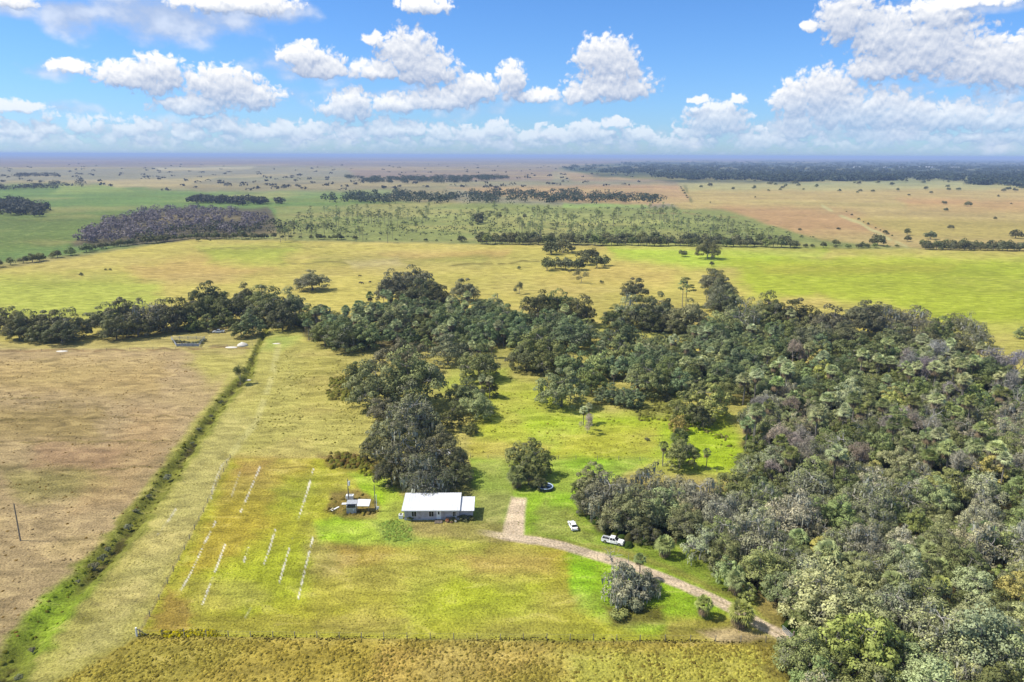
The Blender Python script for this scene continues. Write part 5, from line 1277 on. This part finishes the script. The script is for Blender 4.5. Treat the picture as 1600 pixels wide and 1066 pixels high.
# ------------------------------------------------------------------ vehicles
def wheel_mb(x, y, r, w):
    t_ = MB().tube([(x, y - w / 2, r), (x, y + w / 2, r)], r, 16); s_ = 1 if y > 0 else -1
    rm = MB().tube([(x, y + s_ * (w / 2 - .02), r), (x, y + s_ * (w / 2 + .015), r)], r * .6, 10); return t_, rm
def extrude(prof, y0, y1, inset=0.0):
    """side profile (x,z) swept across the width, its upper points drawn in"""
    zs = [p[1] for p in prof]; zm, zM = min(zs), max(zs); m = MB()
    sec = []
    for y in (y0, y1):
        s_ = 1 if y > 0 else -1
        sec.append([(x, y - s_ * inset * (z - zm) / (zM - zm + 1e-6), z) for x, z in prof])
    m.loft(sec); return m
def vehicle(name, label, cat, L, Wd, body, cab, wheels, wr, loc, rz, glassprof, bed=None, paint='white'):
    o = link(name, None, None, (loc[0], loc[1], 0), rz); tag(o, label, cat)
    extrude(body, -Wd / 2, Wd / 2, .06).build('body', M[paint], o, bevel=.07)
    c = extrude(cab, -Wd / 2 + .08, Wd / 2 - .08, .2).build('cabin', M[paint], o, bevel=.06)
    for s_ in (-1, 1):
        for gp in glassprof['side']:
            zs = [p[1] for p in cab]; zm, zM = min(zs), max(zs)
            pts = [(x, s_ * (Wd / 2 - .08 - .2 * (z - zm) / (zM - zm) + .012), z) for x, z in gp]; k = len(pts)
            MB_ = MB(); MB_.add(pts + [(x, y - s_ * .03, z) for x, y, z in pts], [tuple(range(k)), tuple(range(k, 2 * k))[::-1]] + [(i, (i + 1) % k, (i + 1) % k + k, i + k) for i in range(k)]); MB_.build('side_window', M['glass'], c)
    for nm, (xa, za, xb, zb) in glassprof['ends'].items():
        nx = (zb - za); nz_ = -(xb - xa); ln = math.hypot(nx, nz_); nx, nz_ = nx / ln * .015, nz_ / ln * .015
        if nm == 'rear_window': nx, nz_ = -nx, -nz_
        if nz_ < 0: nx, nz_ = -nx, -nz_
        w1, w2 = Wd / 2 - .16, Wd / 2 - .30
        pts = [(xa + nx, -w1, za + nz_), (xa + nx, w1, za + nz_), (xb + nx, w2, zb + nz_), (xb + nx, -w2, zb + nz_)]
        q_ = MB(); q_.add(pts + [(x - nx * 2, y, z - nz_ * 2) for x, y, z in pts], [(0, 1, 2, 3), (7, 6, 5, 4), (0, 4, 5, 1), (1, 5, 6, 2), (2, 6, 7, 3), (3, 7, 4, 0)]); q_.build(nm, M['glass'], c)
    for wx in wheels:
        for s_ in (-1, 1):
            t_, rm = wheel_mb(wx, s_ * (Wd / 2 - .10), wr, .24); w_ = t_.build('wheel', M['tyre'], o); rm.build('rim', M['chrome'], w_)
    xf = max(p[0] for p in body); xr = min(p[0] for p in body)
    MB().box((xf + .02, 0, .5), (.14, Wd * .94, .2)).build('front_bumper', M['chrome' if bed else paint], o); MB().box((xr - .02, 0, .5), (.14, Wd * .94, .2)).build('rear_bumper', M['chrome' if bed else paint], o)
    for s_ in (-1, 1):
        MB().box((xf + .01, s_ * (Wd / 2 - .28), .78), (.06, .34, .18)).build('headlight', M['lamp'], o); MB().box((xr - .01, s_ * (Wd / 2 - .2), .85), (.06, .18, .28)).build('tail_light', M['red'], o)
        MB().box((glassprof['mirror'], s_ * (Wd / 2 + .08), 1.12), (.12, .2, .16)).build('mirror', M[paint], o)
    if bed:
        MB().box(((bed[0] + bed[1]) / 2, 0, bed[2] + .012), (bed[1] - bed[0], Wd - .42, .02)).build('bed_liner', M['darkplastic'], o)
        for s_ in (-1, 1): MB().box(((bed[0] + bed[1]) / 2, s_ * (Wd / 2 - .13), bed[2] + .2), (bed[1] - bed[0] + .1, .1, .42)).build('bed_side', M[paint], o)
        MB().box((bed[0], 0, bed[2] + .2), (.1, Wd - .36, .42)).build('tailgate', M[paint], o)
    return o
TRK = dict(body=[(-2.75,.45),(-2.75,.72),(-.6,.72),(-.55,1.05),(1.35,1.08),(2.65,1.0),(2.78,.8),(2.78,.42),(2.35,.38),(-2.4,.38)], cab=[(-.75,1.02),(-.62,1.78),(.55,1.78),(1.35,1.05)], wheels=(-1.75,1.85), wr=.42)
TG = dict(side=[[(-.55,1.12),(-.5,1.66),(.02,1.66),(.02,1.12)],[(.1,1.12),(.1,1.66),(.5,1.66),(1.05,1.12)]], ends={'windscreen':(1.3,1.1,.62,1.72),'rear_window':(-.73,1.15,-.65,1.68)}, mirror=1.0)
def px_pose(x0, y0, x1, y1):
    a, b = G(x0, y0), G(x1, y1); return (a + b) / 2, math.atan2(b[1] - a[1], b[0] - a[0])
c_, r_ = px_pose(941, 845, 974, 852)
vehicle('pickup_truck', 'white pickup truck parked on the grass under the mossy oaks', 'pickup truck', 5.5, 1.95, loc=c_, rz=r_, glassprof=TG, bed=(-2.68, -.85, .74), **TRK).scale = (.9, .9, .9)
CARB = dict(body=[(-2.2,.4),(-2.25,.8),(-1.9,1.0),(1.2,.98),(2.1,.84),(2.25,.62),(2.25,.4),(1.9,.32),(-1.9,.32)], cab=[(-1.75,.98),(-1.25,1.5),(.35,1.52),(1.2,.96)], wheels=(-1.4,1.4), wr=.34)
CG = dict(side=[[(-1.35,1.04),(-1.05,1.4),(-.4,1.42),(-.4,1.04)],[(-.32,1.04),(-.32,1.42),(.3,1.42),(.85,1.04)]], ends={'windscreen':(1.14,1.0,.42,1.47),'rear_window':(-1.7,1.02,-1.3,1.46)}, mirror=.75)
c_, r_ = px_pose(899, 832, 891, 817)
vehicle('parked_car', 'small white car parked on the grass between pool and pickup', 'car', 4.4, 1.8, loc=c_, rz=r_, glassprof=CG, **CARB).scale = (.88, .88, .9)
c_, r_ = px_pose(351, 520, 333, 520.4)
vehicle('farm_truck', 'white farm truck parked by the tree belt beyond the corral', 'truck', 5.5, 1.95, loc=c_, rz=r_, glassprof=TG, bed=(-2.68, -.85, .74), **TRK)

# ------------------------------------------------------------------ corral, sand heap
cr_ = link('corral', None, None, (*G(296, 541)[:2], 0), 0); tag(cr_, 'rectangular metal-railed corral at the edge of the tan pasture', 'corral')
a0 = G(296, 541); cor = [G(*p)[:2] - a0[:2] for p in ((276, 542), (311, 542), (320, 531), (268, 531))]
for i in range(4):
    A_, B_ = cor[i], cor[(i + 1) % 4]; n = 4
    for k in range(n):
        p = A_ + (B_ - A_) * k / n; MB().box((p[0], p[1], .85), (.16, .16, 1.7)).build('post', M['greymetal'], cr_)
    for z in (.35, .7, 1.05, 1.4): MB().tube([(A_[0], A_[1], z), (B_[0], B_[1], z)], .06, 5).build('rail', M['greymetal'], cr_)
for i, f in enumerate((0.17, .5, .83)):
    p = cor[0] + (cor[1] - cor[0]) * f; MB().box((p[0], p[1] + .12, .8), (3.3, .05, 1.3)).build('sheet_panel', M['greymetal'], cr_)
for i, (a, b, w) in enumerate([(274,533,10),(284,534,12),(292,536,12),(302,536,12),(312,534,12),(318,531,10)]): T(a, b, w, 'shrub', 'K', 'brown-green brush growing inside and behind the corral', 'brush heaps at the corral')
def heap(x, y, w, h, lab, mat='sand', name='sand_heap', elong=1.0):
    P = G(x, y); m = MB(); n = 14; rings = []
    rng = np.random.default_rng(int(x))
    for f, z in ((1, -.05), (.82, .35), (.5, .75), (.2, .97), (.05, 1)):
        rings.append([(w * f * elong * math.cos(6.2832 * k / n) * rng.uniform(.85, 1.12), w * f * math.sin(6.2832 * k / n) * rng.uniform(.85, 1.12), h * z * rng.uniform(.9, 1.1)) for k in range(n)])
    m.loft(rings); o = m.build(name, M[mat], None, smooth=True); o.location = (P[0], P[1], 0); tag(o, lab, name.replace('_', ' '))
heap(379, 540, 2.6, 1.5, 'white sand heap at the ditch end of the corral track'); heap(362, 543, 1.6, .35, 'low flat spill of white sand beside the heap', elong=1.9)
heap(97, 549, 1.5, .3, 'small pale sand patch near the pasture edge fence', elong=1.8); heap(432, 537, 1.0, .12, 'thin pale sand spill on the track beyond the ditch', elong=1.8); heap(388, 594, .8, .2, 'pale sand spill beside the wispy ditch bush', elong=1.5)

# ------------------------------------------------------------------ fences and gate
def fence(name, lab, pts, step, h=1.25, rad=.08, wires=(.45, .8, 1.12)):
    W_ = [G(a, b)[:2] for a, b in pts]; o = link(name, None, None, (*W_[0], 0)); tag(o, lab, 'fence'); m = MB(); total = 0
    for i in range(len(W_) - 1):
        a, b = W_[i] - W_[0], W_[i + 1] - W_[0]; n = max(1, int(np.linalg.norm(b - a) / step))
        for k in range(n + (1 if i == len(W_) - 2 else 0)):
            p = a + (b - a) * k / n; hh_ = h * random.uniform(.9, 1.1)
            MB().tube([(p[0], p[1], -.3), (p[0] + random.uniform(-.05, .05), p[1], hh_)], [rad, rad * .9], 6).build('post', M['postwood'], o)
        for z in wires: m.tube([(a[0], a[1], z), (b[0], b[1], z)], .012, 4)
    m.build('wire', M['wire'], o); return o
fence('lower_fence', 'post and wire fence between the garden plot and the rough grass', [(219, 993), (600, 998), (1000, 1001), (1236, 1004)], 3.9)
fence('ditch_side_fence', 'post and wire fence along the ditch side of the garden plot', [(219, 993), (262, 912), (318, 800), (360, 716)], 4.2)
fence('upper_fence', 'thin wire fence between the lawn and the rough glade', [(735, 717), (900, 718), (1000, 720), (1120, 738)], 5.0)
fence('pasture_fence', 'thin wire fence between the tan pasture and the corral ground', [(0, 549), (130, 549), (275, 546), (395, 541)], 9.0)
fence('gate_side_fence', 'short post and wire fence from the gate towards the wood', [(1264, 1009), (1285, 1020), (1310, 1040)], 2.4)
cp = link('corner_post', None, None, (*G(214, 994)[:2], 0)); tag(cp, 'stout pale corner post where the garden fences meet', 'post')
MB().tube([(0, 0, -.3), (0, 0, 1.7)], .16, 10).build('shaft', M['white'], cp); MB().tube([(.1, 0, 1.5), (1.6, .3, .05)], .07, 6).build('brace', M['postwood'], cp)
ga = link('farm_gate', None, None, (*G(1239, 1003)[:2], 0), 0); gv = G(1262, 1009) - G(1239, 1003); tag(ga, 'open wooden-posted farm gate across the drive at the wood edge', 'gate')
for p in ((0, 0), (gv[0], gv[1])): MB().tube([(p[0], p[1], -.3), (p[0], p[1], 2.1)], .17, 10).build('gate_post', M['wood'], ga)
lf = MB()
for z in (.35, .65, .95, 1.25): lf.tube([(.1, 0, z), (-.9, 2.9, z)], .035, 6)
for f in (0.02, .5, .98): lf.tube([(.1 - f, 2.9 * f, .3), (.1 - f, 2.9 * f, 1.3)], .035, 6)
lf.build('gate_leaf', M['greymetal'], ga)

# ------------------------------------------------------------------ cattle
def cow(x, y, rz, lab):
    P = G(x, y); V = [(0,0,1.05),(-.75,0,1.1),(.6,0,1.15),(1.05,0,1.1),(1.45,0,.75),(1.68,0,.5),(-.85,.22,.6),(-.85,.22,.05),(-.85,-.22,.6),(-.85,-.22,.05),(.6,.22,.6),(.6,.22,.05),(.6,-.22,.6),(.6,-.22,.05),(-1.0,0,.95),(-1.05,0,.45)]
    E = [(0,1),(0,2),(2,3),(3,4),(4,5),(1,6),(6,7),(1,8),(8,9),(2,10),(10,11),(2,12),(12,13),(1,14),(14,15)]
    rad = [.36,.33,.34,.2,.15,.1,.12,.06,.12,.06,.12,.06,.12,.06,.04,.03]
    me = bpy.data.meshes.new('cow'); me.from_pydata(V, E, []); me.materials.append(M['blackhide']); o = link('cow', me, None, (P[0], P[1], 0), rz); tag(o, lab, 'cow', 'black cattle grazing beyond the tree belt')
    sk = o.modifiers.new('skin', 'SKIN'); 
    for i, r_ in enumerate(rad): me.skin_vertices[0].data[i].radius = (r_, r_)
    me.skin_vertices[0].data[0].use_root = True
    o.modifiers.new('smooth', 'SUBSURF').levels = 1; return o
def mk_skin(me):
    if not me.skin_vertices: pass
try:
    cow(563, 443.5, .2, 'black cow grazing in the pasture, first of the pair'); cow(566, 444, 2.8, 'black cow grazing in the pasture, touching the first'); cow(578, 442.5, 1.0, 'black cow grazing apart, closer to the tall belt oaks'); cow(562, 432.5, .1, 'black cow grazing alone farther up the pasture')
except Exception as ex:
    print('COW', ex)

# ------------------------------------------------------------------ far farm sheds
for i, (a, b, l) in enumerate([(1385,262.5,26),(1412,262.5,34),(1445,262.5,60),(1490,262.8,40),(1340,262.2,22)]):
    P = G(a, b); o = link('farm_shed', None, None, (P[0], P[1], 0), .03 * i); tag(o, 'long low pale shed at the far forest horizon', 'shed', 'long pale sheds by the horizon'); w = l * P[1] / F_PX * .35
    MB().box((0, 0, 3), (w, 60, 6)).build('wall', M['white'], o)
    MB().loft([[(-w / 2 - 1, -33, 6), (-w / 2 - 1, 33, 6), (-w / 2 - 1, 0, 11)], [(w / 2 + 1, -33, 6), (w / 2 + 1, 33, 6), (w / 2 + 1, 0, 11)]]).build('roof', M['roof'], o)

# ------------------------------------------------------------------ haze
hm, th = new_mat('haze')
pv = th.n('ShaderNodeVolumePrincipled'); pv.inputs['Color'].default_value = (0.48, 0.64, 1.0, 1); pv.inputs['Density'].default_value = 8.5e-5; pv.inputs['Anisotropy'].default_value = 0.0
ho = th.n('ShaderNodeOutputMaterial'); th.link(pv.outputs[0], ho.inputs['Volume'])
hb = MB().box((0, 44000, 52), (120000, 120000, 108)).build('haze', hm); tag(hb, 'thin blue haze over the plain', 'haze', kind='stuff')
